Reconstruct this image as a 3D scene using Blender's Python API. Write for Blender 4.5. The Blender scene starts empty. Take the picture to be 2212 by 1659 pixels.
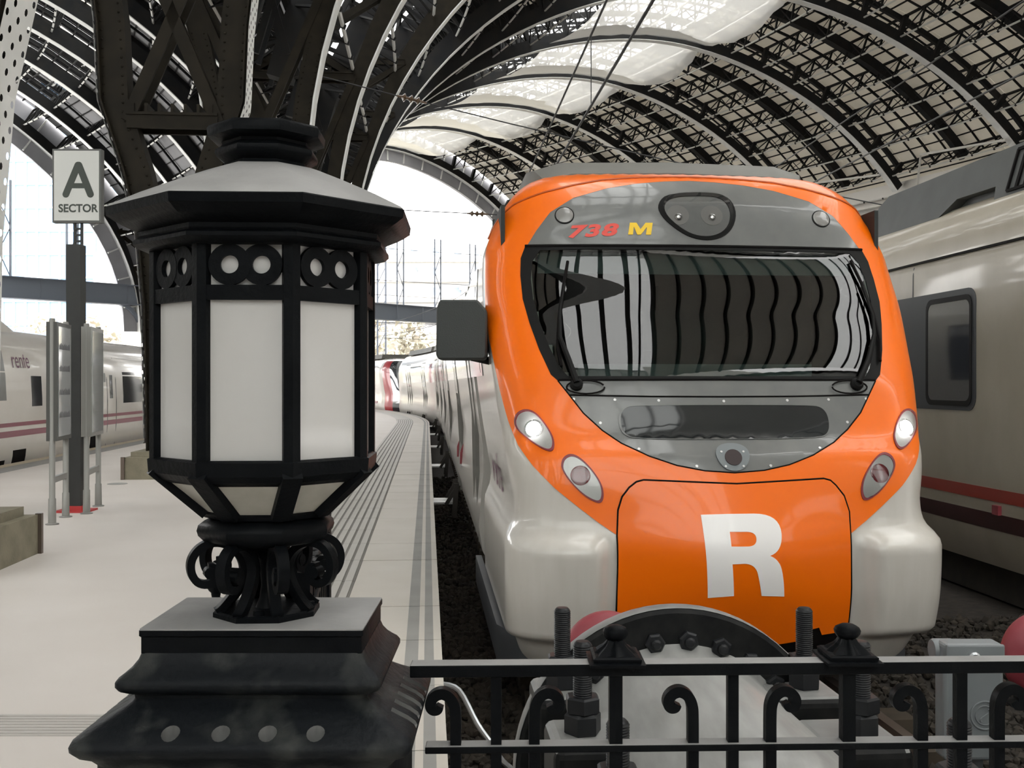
import bpy, bmesh, math, random
import numpy as np
from mathutils import Vector, Matrix
from mathutils.geometry import delaunay_2d_cdt

random.seed(7)
RNG = np.random.default_rng(7)
PI = math.pi
S = bpy.context.scene
C = S.collection

# ------------------------------------------------------------------ camera, world, exposure
F_PX = 2200.0
cam = bpy.data.cameras.new('camera')
cam.sensor_width = 36.0
cam.lens = 36.0 * F_PX / 2212.0
cam.clip_start, cam.clip_end = 0.05, 2000
cam_o = bpy.data.objects.new('camera', cam)
C.objects.link(cam_o)
cam_o.location = (0, 0, 1.65)
cam_o.rotation_euler = (PI / 2, 0, 0)
S.camera = cam_o

world = bpy.data.worlds.new('sky')
S.world = world
world.use_nodes = True
wn = world.node_tree.nodes
bg = wn['Background']
bg.inputs[0].default_value = (1.0, 0.985, 0.965, 1)
bg.inputs[1].default_value = 3.4

S.view_settings.view_transform = 'Standard'
S.view_settings.look = 'None'
S.view_settings.gamma = 1.0
S.view_settings.use_curve_mapping = False
S.view_settings.exposure = 1.25

# ------------------------------------------------------------------ materials
def _nodes(name):
    m = bpy.data.materials.new(name)
    m.use_nodes = True
    nt = m.node_tree
    return m, nt, nt.nodes['Principled BSDF']

def mat(name, col, rough=0.5, metal=0.0, coat=0.0, var=0.0, scale=4.0, bump=0.0, bscale=40.0, spec=0.5, stretch=None, col2=None, detail=4.0, lo=0.35, hi=0.7):
    """procedural surface: base colour, optional blotches towards col2 (wear, dirt), optional fine bump"""
    m, nt, b = _nodes(name)
    b.inputs['Roughness'].default_value = rough
    b.inputs['Metallic'].default_value = metal
    b.inputs['Coat Weight'].default_value = coat
    b.inputs['Coat Roughness'].default_value = 0.06
    b.inputs['Specular IOR Level'].default_value = spec
    b.inputs['Base Color'].default_value = (*col, 1)
    if var or bump:
        tc = nt.nodes.new('ShaderNodeTexCoord')
        mp = nt.nodes.new('ShaderNodeMapping')
        nt.links.new(tc.outputs['Object'], mp.inputs[0])
        if stretch:
            mp.inputs['Scale'].default_value = stretch
    if var:
        nz = nt.nodes.new('ShaderNodeTexNoise')
        nz.inputs['Scale'].default_value = scale
        nz.inputs['Detail'].default_value = detail
        nt.links.new(mp.outputs[0], nz.inputs['Vector'])
        mr = nt.nodes.new('ShaderNodeMapRange')
        mr.inputs[1].default_value, mr.inputs[2].default_value = lo, hi
        mr.inputs[3].default_value, mr.inputs[4].default_value = 0.0, var
        nt.links.new(nz.outputs['Fac'], mr.inputs[0])
        mx = nt.nodes.new('ShaderNodeMix')
        mx.data_type = 'RGBA'
        c2 = col2 or tuple(c * 0.45 for c in col)
        mx.inputs[6].default_value = (*col, 1)
        mx.inputs[7].default_value = (*c2, 1)
        nt.links.new(mr.outputs[0], mx.inputs[0])
        nt.links.new(mx.outputs[2], b.inputs['Base Color'])
    if bump:
        n2 = nt.nodes.new('ShaderNodeTexNoise')
        n2.inputs['Scale'].default_value = bscale
        n2.inputs['Detail'].default_value = 3
        nt.links.new(mp.outputs[0], n2.inputs['Vector'])
        bp = nt.nodes.new('ShaderNodeBump')
        bp.inputs['Strength'].default_value = bump
        bp.inputs['Distance'].default_value = 0.01
        nt.links.new(n2.outputs['Fac'], bp.inputs['Height'])
        nt.links.new(bp.outputs[0], b.inputs['Normal'])
    return m

def glass_mat(name, tint, keep, gloss, rough=0.01, diff=None):
    """pane: straight-through transparency tinted, plus a mirror-like share that grows towards grazing; optional dusty diffuse share"""
    m = bpy.data.materials.new(name)
    m.use_nodes = True
    nt = m.node_tree
    for n in list(nt.nodes):
        nt.nodes.remove(n)
    out = nt.nodes.new('ShaderNodeOutputMaterial')
    tr = nt.nodes.new('ShaderNodeBsdfTransparent')
    tr.inputs[0].default_value = (*[t * keep for t in tint], 1)
    gl = nt.nodes.new('ShaderNodeBsdfGlossy')
    gl.inputs['Roughness'].default_value = rough
    fr = nt.nodes.new('ShaderNodeFresnel')
    fr.inputs[0].default_value = gloss
    mx = nt.nodes.new('ShaderNodeMixShader')
    nt.links.new(fr.outputs[0], mx.inputs[0])
    base = tr
    if diff:
        df = nt.nodes.new('ShaderNodeBsdfDiffuse')
        df.inputs[0].default_value = (*diff[0], 1)
        tl = nt.nodes.new('ShaderNodeBsdfTranslucent')
        tl.inputs[0].default_value = (*diff[0], 1)
        ad = nt.nodes.new('ShaderNodeMixShader')
        ad.inputs[0].default_value = 0.5
        nt.links.new(df.outputs[0], ad.inputs[1])
        nt.links.new(tl.outputs[0], ad.inputs[2])
        m2 = nt.nodes.new('ShaderNodeMixShader')
        m2.inputs[0].default_value = diff[1]
        nt.links.new(tr.outputs[0], m2.inputs[1])
        nt.links.new(ad.outputs[0], m2.inputs[2])
        base = m2
    nt.links.new(base.outputs[0], mx.inputs[1])
    nt.links.new(gl.outputs[0], mx.inputs[2])
    nt.links.new(mx.outputs[0], out.inputs[0])
    return m

def emit_mat(name, col, strength):
    m, nt, b = _nodes(name)
    b.inputs['Base Color'].default_value = (*col, 1)
    b.inputs['Emission Color'].default_value = (*col, 1)
    b.inputs['Emission Strength'].default_value = strength
    return m

def corrugated(name, col, glow=0.115):
    # thin sheets let a little daylight through
    m = mat(name, col, rough=0.75, var=0.5, scale=0.25, col2=tuple(c * 0.6 for c in col))
    nt = m.node_tree
    b = nt.nodes['Principled BSDF']
    out = nt.nodes['Material Output']
    tl = nt.nodes.new('ShaderNodeBsdfTranslucent')
    tl.inputs[0].default_value = (0.93, 0.90, 0.83, 1)
    mx = nt.nodes.new('ShaderNodeMixShader')
    mx.inputs[0].default_value = glow
    nt.links.new(b.outputs[0], mx.inputs[1])
    nt.links.new(tl.outputs[0], mx.inputs[2])
    nt.links.new(mx.outputs[0], out.inputs[0])
    return m

M = {}
M['train_white'] = mat('train_white', (0.56, 0.535, 0.495), 0.32, coat=0.5, var=0.4, scale=5, stretch=(2.5, 2.5, 0.35), col2=(0.47, 0.445, 0.40))
M['orange'] = mat('orange_paint', (0.93, 0.165, 0.001), 0.32, coat=0.35, spec=0.35, var=0.15, scale=3, col2=(0.86, 0.135, 0.001))
M['orange_dark'] = mat('orange_crease', (0.45, 0.075, 0.006), 0.4)
M['mask_grey'] = mat('mask_grey', (0.12, 0.125, 0.122), 0.3, coat=0.6, var=0.3, scale=6, col2=(0.20, 0.20, 0.185))
M['roof_grey'] = mat('roof_grey', (0.17, 0.165, 0.15), 0.6, var=0.4, scale=2)
M['black_rubber'] = mat('black_rubber', (0.008, 0.008, 0.008), 0.5, spec=0.12)
M['seam'] = mat('dark_seam', (0.006, 0.005, 0.005), 0.7, spec=0.1)
M['windscreen'] = glass_mat('windscreen_glass', (0.72, 0.85, 0.80), 0.5, 1.6)
M['slot_glass'] = mat('slot_glass', (0.012, 0.014, 0.015), 0.05, spec=0.6)
M['lamp_cover'] = glass_mat('lamp_cover', (1, 1, 1), 0.92, 1.45)
M['reflector'] = mat('reflector', (0.72, 0.72, 0.70), 0.22, metal=1.0)
M['lamp_bowl'] = mat('lamp_bowl', (0.50, 0.50, 0.48), 0.35, metal=0.4)
M['marker_lens'] = mat('marker_lens', (0.22, 0.215, 0.205), 0.2, coat=0.6)
M['lamp_on'] = emit_mat('lamp_on', (1.0, 1.0, 1.0), 9.0)
M['lamp_red'] = mat('lamp_red', (0.20, 0.016, 0.022), 0.15, coat=1.0)
M['lamp_rim'] = mat('lamp_rim', (0.22, 0.03, 0.04), 0.4)
M['lens_dark'] = mat('lens_dark', (0.022, 0.009, 0.010), 0.35)
M['sensor_grey'] = mat('sensor_grey', (0.17, 0.19, 0.20), 0.4)
M['letter_white'] = mat('letter_white', (0.90, 0.88, 0.87), 0.35, coat=0.3)
M['num_red'] = mat('number_red', (0.72, 0.06, 0.04), 0.4)
M['num_yellow'] = mat('number_yellow', (0.85, 0.55, 0.01), 0.4)
M['purple'] = mat('wordmark_purple', (0.13, 0.025, 0.075), 0.4)
M['plum'] = mat('stripe_plum', (0.30, 0.075, 0.115), 0.35, coat=0.4)
M['red_stripe'] = mat('stripe_red', (0.30, 0.035, 0.025), 0.35, coat=0.4)
M['maroon'] = mat('stripe_maroon', (0.055, 0.02, 0.02), 0.35, coat=0.4)
M['mirror_grey'] = mat('mirror_housing', (0.030, 0.035, 0.034), 0.55, bump=0.2, bscale=120)
M['underframe'] = mat('underframe', (0.02, 0.018, 0.016), 0.8, var=0.5, scale=6, col2=(0.05, 0.04, 0.03))
M['skirt_grey'] = mat('skirt_grey', (0.05, 0.055, 0.062), 0.5)
M['side_glass'] = mat('side_glass', (0.035, 0.04, 0.048), 0.06, coat=1.0, spec=0.8)
M['cab_dark'] = mat('cab_dark', (0.025, 0.03, 0.03), 0.8)
M['cab_desk'] = mat('cab_desk', (0.22, 0.25, 0.25), 0.6)
M['alu'] = mat('aluminium', (0.55, 0.55, 0.54), 0.35, metal=0.8)
M['cream'] = mat('train_cream', (0.44, 0.40, 0.325), 0.35, coat=0.4, var=0.5, scale=2.2, stretch=(1, 1, 0.5), col2=(0.33, 0.29, 0.22))
M['fairing'] = mat('fairing', (0.085, 0.09, 0.088), 0.6, var=0.3, scale=3)
M['pipe_rust'] = mat('rusty_hose', (0.30, 0.13, 0.05), 0.6, var=0.6, scale=20, col2=(0.10, 0.05, 0.03))
M['talgo_white'] = mat('talgo_white', (0.82, 0.78, 0.73), 0.22, coat=0.8, var=0.25, scale=3, col2=(0.74, 0.69, 0.63))
M['red_nose'] = mat('red_nose', (0.42, 0.02, 0.03), 0.35, coat=0.5)
M['iron'] = mat('black_iron_paint', (0.0035, 0.0042, 0.0052), 0.42, spec=0.06, var=0.5, scale=14, col2=(0.008, 0.009, 0.010), bump=0.12, bscale=90)
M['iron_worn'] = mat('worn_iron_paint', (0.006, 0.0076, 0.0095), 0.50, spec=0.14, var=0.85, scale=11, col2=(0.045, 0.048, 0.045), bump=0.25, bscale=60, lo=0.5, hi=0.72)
M['iron_dusty_toplit'] = mat('dusty_toplit_iron', (0.31, 0.305, 0.30), 0.62, var=0.6, scale=7, col2=(0.19, 0.188, 0.185), bump=0.08, bscale=60)  # upward iron faces: dust grey, lightened to stand in for light from above
M['flute_lit_tone'] = mat('flute_lit_tone', (0.16, 0.16, 0.155), 0.6, var=0.5, scale=30)  # paler than the iron: light inside the flutes put into the colour
M['opal'] = mat('opal_glass', (0.50, 0.495, 0.485), 0.28, coat=0.3, var=0.35, scale=6, stretch=(1, 1, 0.6), col2=(0.42, 0.405, 0.38))
M['opal_dirty'] = mat('opal_glass_dirty', (0.46, 0.45, 0.40), 0.4, var=0.7, scale=15, col2=(0.30, 0.285, 0.24))
M['buffer_grey'] = mat('buffer_grey', (0.33, 0.33, 0.32), 0.42, coat=0.15, var=0.7, scale=10, stretch=(1.6, 0.35, 1.6), col2=(0.21, 0.209, 0.20), bump=0.05)
M['buffer_dark'] = mat('buffer_dark', (0.008, 0.0085, 0.009), 0.45, spec=0.12, var=0.6, scale=18, col2=(0.025, 0.025, 0.024))
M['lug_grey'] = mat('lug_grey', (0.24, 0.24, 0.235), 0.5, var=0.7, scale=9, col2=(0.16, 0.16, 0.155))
M['steel_bolt'] = mat('steel_bolt', (0.014, 0.015, 0.017), 0.4, spec=0.25)
M['red_disc'] = mat('red_disc', (0.25, 0.034, 0.048), 0.55, var=0.4, scale=8, col2=(0.32, 0.08, 0.09))
M['box_grey'] = mat('box_grey', (0.20, 0.215, 0.225), 0.45, bump=0.05)
M['zinc'] = mat('zinc', (0.5, 0.52, 0.54), 0.35, metal=0.9)
M['concrete'] = mat('platform_concrete', (0.60, 0.56, 0.525), 0.6, var=0.35, scale=0.9, col2=(0.50, 0.455, 0.415), bump=0.06, bscale=50)
M['slab'] = mat('paving_slab', (0.56, 0.525, 0.475), 0.6, var=0.4, scale=1.6, col2=(0.47, 0.43, 0.375), bump=0.06)
M['tactile'] = mat('tactile_slab', (0.47, 0.45, 0.42), 0.6, var=0.4, scale=2, col2=(0.40, 0.38, 0.35))
M['groove'] = mat('groove_shaded_dirt', (0.20, 0.19, 0.175), 0.8)  # dirt between the ribs, with the groove shadow darkened into its colour
M['stripe_dark'] = mat('edge_stripe', (0.30, 0.295, 0.28), 0.7, var=0.5, scale=3, col2=(0.22, 0.215, 0.205))
M['edge_yellow'] = mat('edge_yellow', (0.56, 0.49, 0.36), 0.6, var=0.3, scale=3)
M['stone'] = mat('plinth_stone', (0.24, 0.215, 0.155), 0.8, var=0.7, scale=5, col2=(0.14, 0.125, 0.085), bump=0.3)
M['ballast'] = mat('ballast', (0.030, 0.023, 0.017), 0.9, var=0.9, scale=9, col2=(0.008, 0.006, 0.005), bump=0.9, bscale=14)
M['rock'] = mat('ballast_stone', (0.040, 0.031, 0.022), 0.9, var=0.9, scale=3, col2=(0.012, 0.010, 0.008))
M['sleeper'] = mat('sleeper', (0.06, 0.045, 0.03), 0.85, var=0.6, scale=6)
M['rail'] = mat('rail_steel', (0.15, 0.12, 0.10), 0.4, metal=0.7)
M['truss'] = mat('truss_iron', (0.014, 0.0145, 0.016), 0.6, spec=0.12, var=0.5, scale=1.5, col2=(0.03, 0.027, 0.022))
M['column_iron'] = mat('column_iron', (0.013, 0.011, 0.008), 0.6, spec=0.1, var=0.6, scale=2.5, col2=(0.026, 0.021, 0.014))
M['soffit'] = mat('soffit_light', (0.74, 0.74, 0.72), 0.55, var=0.3, scale=1.5)
M['chord_light'] = mat('chord_light', (0.55, 0.545, 0.52), 0.6)
M['roof_panel'] = corrugated('roof_panel', (0.74, 0.70, 0.62))
M['roof_panel_dark'] = corrugated('roof_panel_darker', (0.24, 0.24, 0.245), 0.03)  # darker, less translucent copy of the roof panel for the left vault
M['wall'] = mat('wall_render', (0.46, 0.45, 0.42), 0.8, var=0.4, scale=0.4)
M['cornice'] = mat('cornice', (0.60, 0.58, 0.54), 0.7)
M['girder'] = mat('girder_grey', (0.19, 0.215, 0.26), 0.6)
M['gable'] = mat('gable_sheet', (0.34, 0.34, 0.36), 0.7, var=0.3, scale=0.5)
M['sky_glass'] = glass_mat('skylight_glass', (0.98, 1, 1), 0.9, 1.25, 0.05, ((0.8, 0.8, 0.76), 0.25))
M['dusty_glass'] = glass_mat('dusty_window_glass', (0.98, 1, 1), 0.95, 1.25, 0.05, ((0.5, 0.5, 0.47), 0.35))
M['net'] = glass_mat('safety_net', (1, 1, 1), 1.0, 1.02, 0.6, ((0.82, 0.80, 0.76), 0.55))
M['wire'] = mat('wire_black', (0.012, 0.012, 0.014), 0.5)
M['insulator'] = mat('insulator_brown', (0.10, 0.06, 0.035), 0.25, coat=0.6)
M['board_leg'] = mat('board_leg', (0.27, 0.265, 0.25), 0.45, metal=0.3)
M['sign_white'] = mat('sign_white', (0.62, 0.625, 0.60), 0.45)
M['sign_ink'] = mat('sign_ink', (0.03, 0.04, 0.03), 0.5)
M['sign_frame'] = mat('sign_frame', (0.10, 0.10, 0.095), 0.5, metal=0.3)
M['post_grey'] = mat('post_dark', (0.018, 0.019, 0.018), 0.55, var=0.4, scale=8)
M['board_face'] = mat('board_face', (0.30, 0.315, 0.33), 0.15, coat=0.8)
M['board_face_light'] = mat('board_face_light', (0.50, 0.52, 0.52), 0.12, coat=1.0)
M['board_print'] = mat('board_print', (0.10, 0.10, 0.11), 0.5)
M['red_plate'] = mat('red_plate', (0.45, 0.03, 0.03), 0.5)
M['tower'] = mat('tower_blue', (0.17, 0.33, 0.55), 0.3, var=0.4, scale=0.05, col2=(0.3, 0.45, 0.62))
M['tower_light'] = mat('tower_light', (0.65, 0.75, 0.85), 0.5)
M['facade'] = mat('facade_pale', (0.55, 0.55, 0.56), 0.8)
M['facade_pane'] = mat('facade_pane', (0.22, 0.27, 0.34), 0.3)
M['tree'] = mat('leaf_autumn', (0.52, 0.47, 0.40), 0.8, var=0.8, scale=0.7, col2=(0.40, 0.40, 0.30))
M['bark'] = mat('bark', (0.12, 0.10, 0.09), 0.9)
M['bank'] = mat('bank', (0.36, 0.33, 0.27), 0.9, var=0.8, scale=0.25, col2=(0.2, 0.2, 0.12))
M['yard'] = mat('yard_ground', (0.25, 0.235, 0.21), 0.9, var=0.5, scale=0.2)

# ------------------------------------------------------------------ mesh builder
def vsub(a, b): return (a[0]-b[0], a[1]-b[1], a[2]-b[2])

class MB:
    def __init__(self):
        self.v, self.f, self.m = [], [], []
    def add(self, vs, fs, mi=0):
        n = len(self.v)
        self.v += [tuple(map(float, p)) for p in vs]
        self.f += [tuple(i + n for i in q) for q in fs]
        self.m += [mi] * len(fs)
        return self
    BOXF = [(0, 3, 2, 1), (4, 5, 6, 7), (0, 1, 5, 4), (1, 2, 6, 5), (2, 3, 7, 6), (3, 0, 4, 7)]
    def hexa(self, p8, mi=0):
        return self.add(p8, self.BOXF, mi)
    def box(self, c, s, rz=0.0, mi=0):
        hx, hy, hz = s[0]/2, s[1]/2, s[2]/2
        co, si = math.cos(rz), math.sin(rz)
        p = []
        for z in (-hz, hz):
            for x, y in ((-hx, -hy), (hx, -hy), (hx, hy), (-hx, hy)):
                p.append((c[0]+co*x-si*y, c[1]+si*x+co*y, c[2]+z))
        return self.hexa(p, mi)
    def bar(self, a, b, w, h, up=(0, 0, 1), mi=0):
        """box beam from a to b; h measured along up, w across"""
        a, b = Vector(a), Vector(b)
        d = (b - a).normalized()
        u = Vector(up)
        u = u - d * u.dot(d)
        if u.length < 1e-4:
            u = Vector((1, 0, 0)) - d * d.x
            if u.length < 1e-4: u = Vector((0, 1, 0))
        u.normalize()
        x = d.cross(u)
        p = []
        for e in (a, b):
            for i, j in ((-1, -1), (1, -1), (1, 1), (-1, 1)):
                p.append(e + x * (i * w / 2) + u * (j * h / 2))
        return self.hexa(p, mi)
    def tube(self, pts, r, n=8, mi=0, caps=True):
        pts = [Vector(p) for p in pts]
        k = len(pts)
        rs = r if isinstance(r, (list, tuple)) else [r] * k
        t = [(pts[min(i+1, k-1)] - pts[max(i-1, 0)]).normalized() for i in range(k)]
        ref = Vector((0, 0, 1)) if abs(t[0].z) < 0.9 else Vector((1, 0, 0))
        x = (ref - t[0] * ref.dot(t[0])).normalized()
        vs, fs = [], []
        for i in range(k):
            x = (x - t[i] * x.dot(t[i])).normalized()
            y = t[i].cross(x)
            for j in range(n):
                a = 2 * PI * j / n
                vs.append(pts[i] + (x * math.cos(a) + y * math.sin(a)) * rs[i])
        for i in range(k - 1):
            for j in range(n):
                fs.append((i*n+j, i*n+(j+1) % n, (i+1)*n+(j+1) % n, (i+1)*n+j))
        if caps:
            fs.append(tuple(range(n-1, -1, -1)))
            fs.append(tuple((k-1)*n + j for j in range(n)))
        return self.add(vs, fs, mi)
    def ribbon(self, pts, side, w, th, mi=0):
        """flat bar swept along pts: width w along the fixed direction side, thickness th across"""
        pts = [Vector(p) for p in pts]
        k = len(pts)
        sd = Vector(side).normalized()
        ws = w if isinstance(w, (list, tuple)) else [w] * k
        hs = th if isinstance(th, (list, tuple)) else [th] * k
        vs, fs = [], []
        for i in range(k):
            t = (pts[min(i+1, k-1)] - pts[max(i-1, 0)]).normalized()
            n = sd.cross(t).normalized()
            for a, b in ((-1, -1), (1, -1), (1, 1), (-1, 1)):
                vs.append(pts[i] + sd * (a * ws[i] / 2) + n * (b * hs[i] / 2))
        for i in range(k - 1):
            for j in range(4):
                fs.append((i*4+j, i*4+(j+1) % 4, (i+1)*4+(j+1) % 4, (i+1)*4+j))
        fs.append((3, 2, 1, 0))
        fs.append(tuple((k-1)*4 + j for j in range(4)))
        return self.add(vs, fs, mi)
    def lathe(self, prof, n=24, c=(0, 0, 0), phase=0.0, mi=0, axis=None, capb=True, capt=True):
        vs, fs = [], []
        R = Matrix.Identity(3)
        if axis is not None:
            R = Vector((0, 0, 1)).rotation_difference(Vector(axis)).to_matrix()
        for r, z in prof:
            for j in range(n):
                a = 2 * PI * j / n + phase
                p = R @ Vector((r * math.cos(a), r * math.sin(a), z))
                vs.append((p.x + c[0], p.y + c[1], p.z + c[2]))
        k = len(prof)
        for i in range(k - 1):
            for j in range(n):
                fs.append((i*n+j, i*n+(j+1) % n, (i+1)*n+(j+1) % n, (i+1)*n+j))
        if capb: fs.append(tuple(range(n-1, -1, -1)))
        if capt: fs.append(tuple((k-1)*n + j for j in range(n)))
        return self.add(vs, fs, mi)
    def rings(self, rings, closed=True, caps=True, mi=0):
        """loft equal-length point rings"""
        n, k = len(rings[0]), len(rings)
        vs = [p for r in rings for p in r]
        fs = []
        for i in range(k - 1):
            for j in range(n if closed else n - 1):
                fs.append((i*n+j, i*n+(j+1) % n, (i+1)*n+(j+1) % n, (i+1)*n+j))
        if caps:
            fs.append(tuple(range(n-1, -1, -1)))
            fs.append(tuple((k-1)*n + j for j in range(n)))
        return self.add(vs, fs, mi)
    def prism(self, poly, frame, t0, t1, mi=0):
        """2D polygon extruded: frame(x, y, t) -> 3D"""
        n = len(poly)
        vs = [frame(x, y, t0) for x, y in poly] + [frame(x, y, t1) for x, y in poly]
        fs = [tuple(range(n-1, -1, -1)), tuple(range(n, 2*n))]
        fs += [(j, (j+1) % n, n+(j+1) % n, n+j) for j in range(n)]
        return self.add(vs, fs, mi)
    def mesh(self, name, mats, angle=32):
        me = bpy.data.meshes.new(name)
        me.from_pydata(self.v, [], self.f)
        for m in (mats if isinstance(mats, (list, tuple)) else [mats]):
            me.materials.append(m)
        if any(self.m):
            me.polygons.foreach_set('material_index', self.m)
        if angle:
            me.polygons.foreach_set('use_smooth', [True] * len(me.polygons))
            me.set_sharp_from_angle(angle=math.radians(angle))
        me.update()
        return me
    def build(self, name, mats, parent=None, angle=32, kind=None, fix=True):
        me = self.mesh(name, mats, angle)
        if fix and len(self.f) < 60000:
            b = bmesh.new(); b.from_mesh(me)
            bmesh.ops.recalc_face_normals(b, faces=b.faces)
            b.to_mesh(me); b.free()
        return link(name, me, parent, kind)

def link(name, me, parent=None, kind=None):
    o = bpy.data.objects.new(name, me)
    C.objects.link(o)
    if parent is not None:
        attach(o, parent)
    if kind: o['kind'] = kind
    return o

def attach(o, parent):
    """meshes carry world coordinates; only the Empties at the things' bases have a location"""
    o.parent = parent
    if parent.type == 'EMPTY':
        o.matrix_parent_inverse = Matrix.Translation(-parent.location)

def thing(name, label, cat, loc=(0, 0, 0), group=None, kind=None):
    o = bpy.data.objects.new(name, None)
    o.empty_display_size = 0.2
    C.objects.link(o)
    o.location = loc
    if label: o['label'] = label
    if cat: o['category'] = cat
    if group: o['group'] = group
    if kind: o['kind'] = kind
    return o

def tag(o, label, cat, group=None):
    o['label'] = label
    o['category'] = cat
    if group: o['group'] = group
    return o

def struct_root(name, label=None):
    o = thing(name, label, None, kind='structure')
    return o

# ------------------------------------------------------------------ station alignment: straight, then a left-hand curve
PH0, S0, RAD = 0.083, 42.7, 92.2
CPH, SPH = math.cos(PH0), math.sin(PH0)
def heading(s):
    return PH0 if s <= S0 else PH0 + (s - S0) / RAD
def SP(s, d, z=0.0):
    """station coordinates (along track, to its side, up) -> world"""
    if s <= S0:
        x, y, th = -SPH * s, CPH * s, PH0
    else:
        th = PH0 + (s - S0) / RAD
        x = -SPH * S0 + RAD * (math.cos(th) - math.cos(PH0))
        y = CPH * S0 + RAD * (math.sin(th) - math.sin(PH0))
    return (x + d * math.cos(th), y + d * math.sin(th), z)


# ================================================================== SETTING: floor, track bed, walls
PIT = -0.78
floor = struct_root('floor', 'pale concrete station floor and curving platform')
def strip(mb, s0, s1, d0, d1, z0, z1, step=2.0, mi=0):
    n = max(1, int(math.ceil((s1 - s0) / step)))
    rings = []
    for i in range(n + 1):
        s = s0 + (s1 - s0) * i / n
        rings.append([SP(s, d0, z0), SP(s, d1, z0), SP(s, d1, z1), SP(s, d0, z1)])
    return mb.rings(rings, mi=mi)

EDGE = 0.09
mb = MB()
mb.box((-20, -3.6, -0.5), (90, 11.9, 1.0))             # concourse up to the railing (y < 2.35)
mb.build('concourse', M['concrete'], floor, angle=0)
mb = MB()
strip(mb, 2.0, 104, -7.85, -1.30, -0.78, 0.0)
mb.build('platform_deck', M['concrete'], floor, angle=0)
mb = MB()
strip(mb, 2.6, 104, -0.60, EDGE, -0.78, -0.06)
strip(mb, 2.6, 104, -1.30, -0.60, -0.78, -0.02)
strip(mb, 2.6, 104, -8.6, -7.85, -0.78, -0.02)
mb.build('platform_kerb', M['slab'], floor, angle=0)
# coping slabs and ribbed tactile slabs one by one as far as they can be told apart
s = 2.6
k = 0
while s < 48:
    L = 1.0
    mb = MB()
    dz = RNG.uniform(-0.002, 0.002)
    g = 0.006
    for d0, d1, m_i, zz in ((-0.60, -0.135, 0, 0), (-0.135, -0.055, 1, -0.001), (-0.055, -0.018, 0, 0), (-0.018, 0.04, 1, -0.001), (0.04, EDGE, 0, 0)):
        strip(mb, s + g, s + L - g, d0, d1, -0.06, zz + dz, step=3, mi=m_i)
    mb.build('coping_slab', [M['slab'], M['stripe_dark']], floor, angle=0)
    mb = MB()
    strip(mb, s + g, s + L - g, -1.296, -0.604, -0.02, -0.002, step=3, mi=1)
    for j in range(8):
        dd = -1.294 + j * 0.087
        strip(mb, s + g, s + L - g, dd, dd + 0.060, -0.002, 0.006, step=3)
    mb.build('tactile_slab', [M['tactile'], M['groove']], floor, angle=0)
    s += L
mb = MB()
strip(mb, 48, 104, -0.60, -0.135, -0.06, 0.0); strip(mb, 48, 104, -0.135, -0.055, -0.06, -0.001, mi=1)
strip(mb, 48, 104, -0.055, -0.018, -0.06, 0.0); strip(mb, 48, 104, -0.018, 0.04, -0.06, -0.001, mi=1); strip(mb, 48, 104, 0.04, EDGE, -0.06, 0.0)
strip(mb, 48, 104, -1.296, -0.604, -0.02, 0.0, mi=2)
mb.build('far_coping', [M['slab'], M['stripe_dark'], M['tactile']], floor, angle=0)
mb = MB()
strip(mb, 3, 104, -8.6, -8.32, -0.02, 0.004, mi=0); strip(mb, 3, 104, -8.32, -7.852, -0.02, 0.002, mi=1)
mb.build('edge_band', [M['edge_yellow'], M['stripe_dark']], floor, angle=0)
# ribbed warning strip across the platform end
mb = MB()
mb.box((-4.75, 4.92, 0.002), (7.4, 0.30, 0.006))
for j in range(7):
    mb.box((-4.75, 4.80 + j * 0.041, 0.007), (7.4, 0.022, 0.008))
mb.build('warning_strip', M['tactile'], floor, angle=0)
mb = MB()
strip(mb, 3, 104, 10.2, 19.5, -0.78, 0.0)
mb.build('far_platform', M['concrete'], floor, angle=0)

ground = MB()
strip(ground, -2, 112, -60, 70, PIT - 0.4, PIT, step=4)
go = ground.build('ground', M['ballast'], angle=0)
go['kind'] = 'structure'
yard = MB(); yard.box((-60, 300, -1.9), (700, 420, 1.0))
yo = yard.build('ground', M['yard'], angle=0); yo['kind'] = 'structure'

# track: sleepers and rails
def track(axis_d, s0, s1, label):
    t = thing('railway_track', label, 'track', SP(s0, axis_d, PIT), kind='structure')
    s = s0 + 0.3
    sm_ = None
    while s < min(s1, 34 if axis_d < 5 and axis_d > 0 else 9):
        mb = MB()
        x, y, z = SP(s, axis_d, PIT + 0.05)
        mb.box((x, y, z), (2.6, 0.26, 0.2), rz=heading(s))
        mb.build('sleeper', M['sleeper'], t, angle=0)
        s += 0.6
    for e in (-0.87, 0.87):
        mb = MB()
        strip(mb, s0, s1, axis_d + e - 0.07, axis_d + e + 0.07, PIT + 0.14, PIT + 0.17)
        strip(mb, s0, s1, axis_d + e - 0.035, axis_d + e + 0.035, PIT + 0.17, PIT + 0.31)
        mb.build('rail', M['rail'], t, angle=0)
track(2.02, 5.9, 100, 'track under the orange-fronted commuter train')
track(7.5, 5.9, 100, 'track under the cream train')
track(-10.35, 6.0, 100, 'track under the white train with plum stripes')

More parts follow.
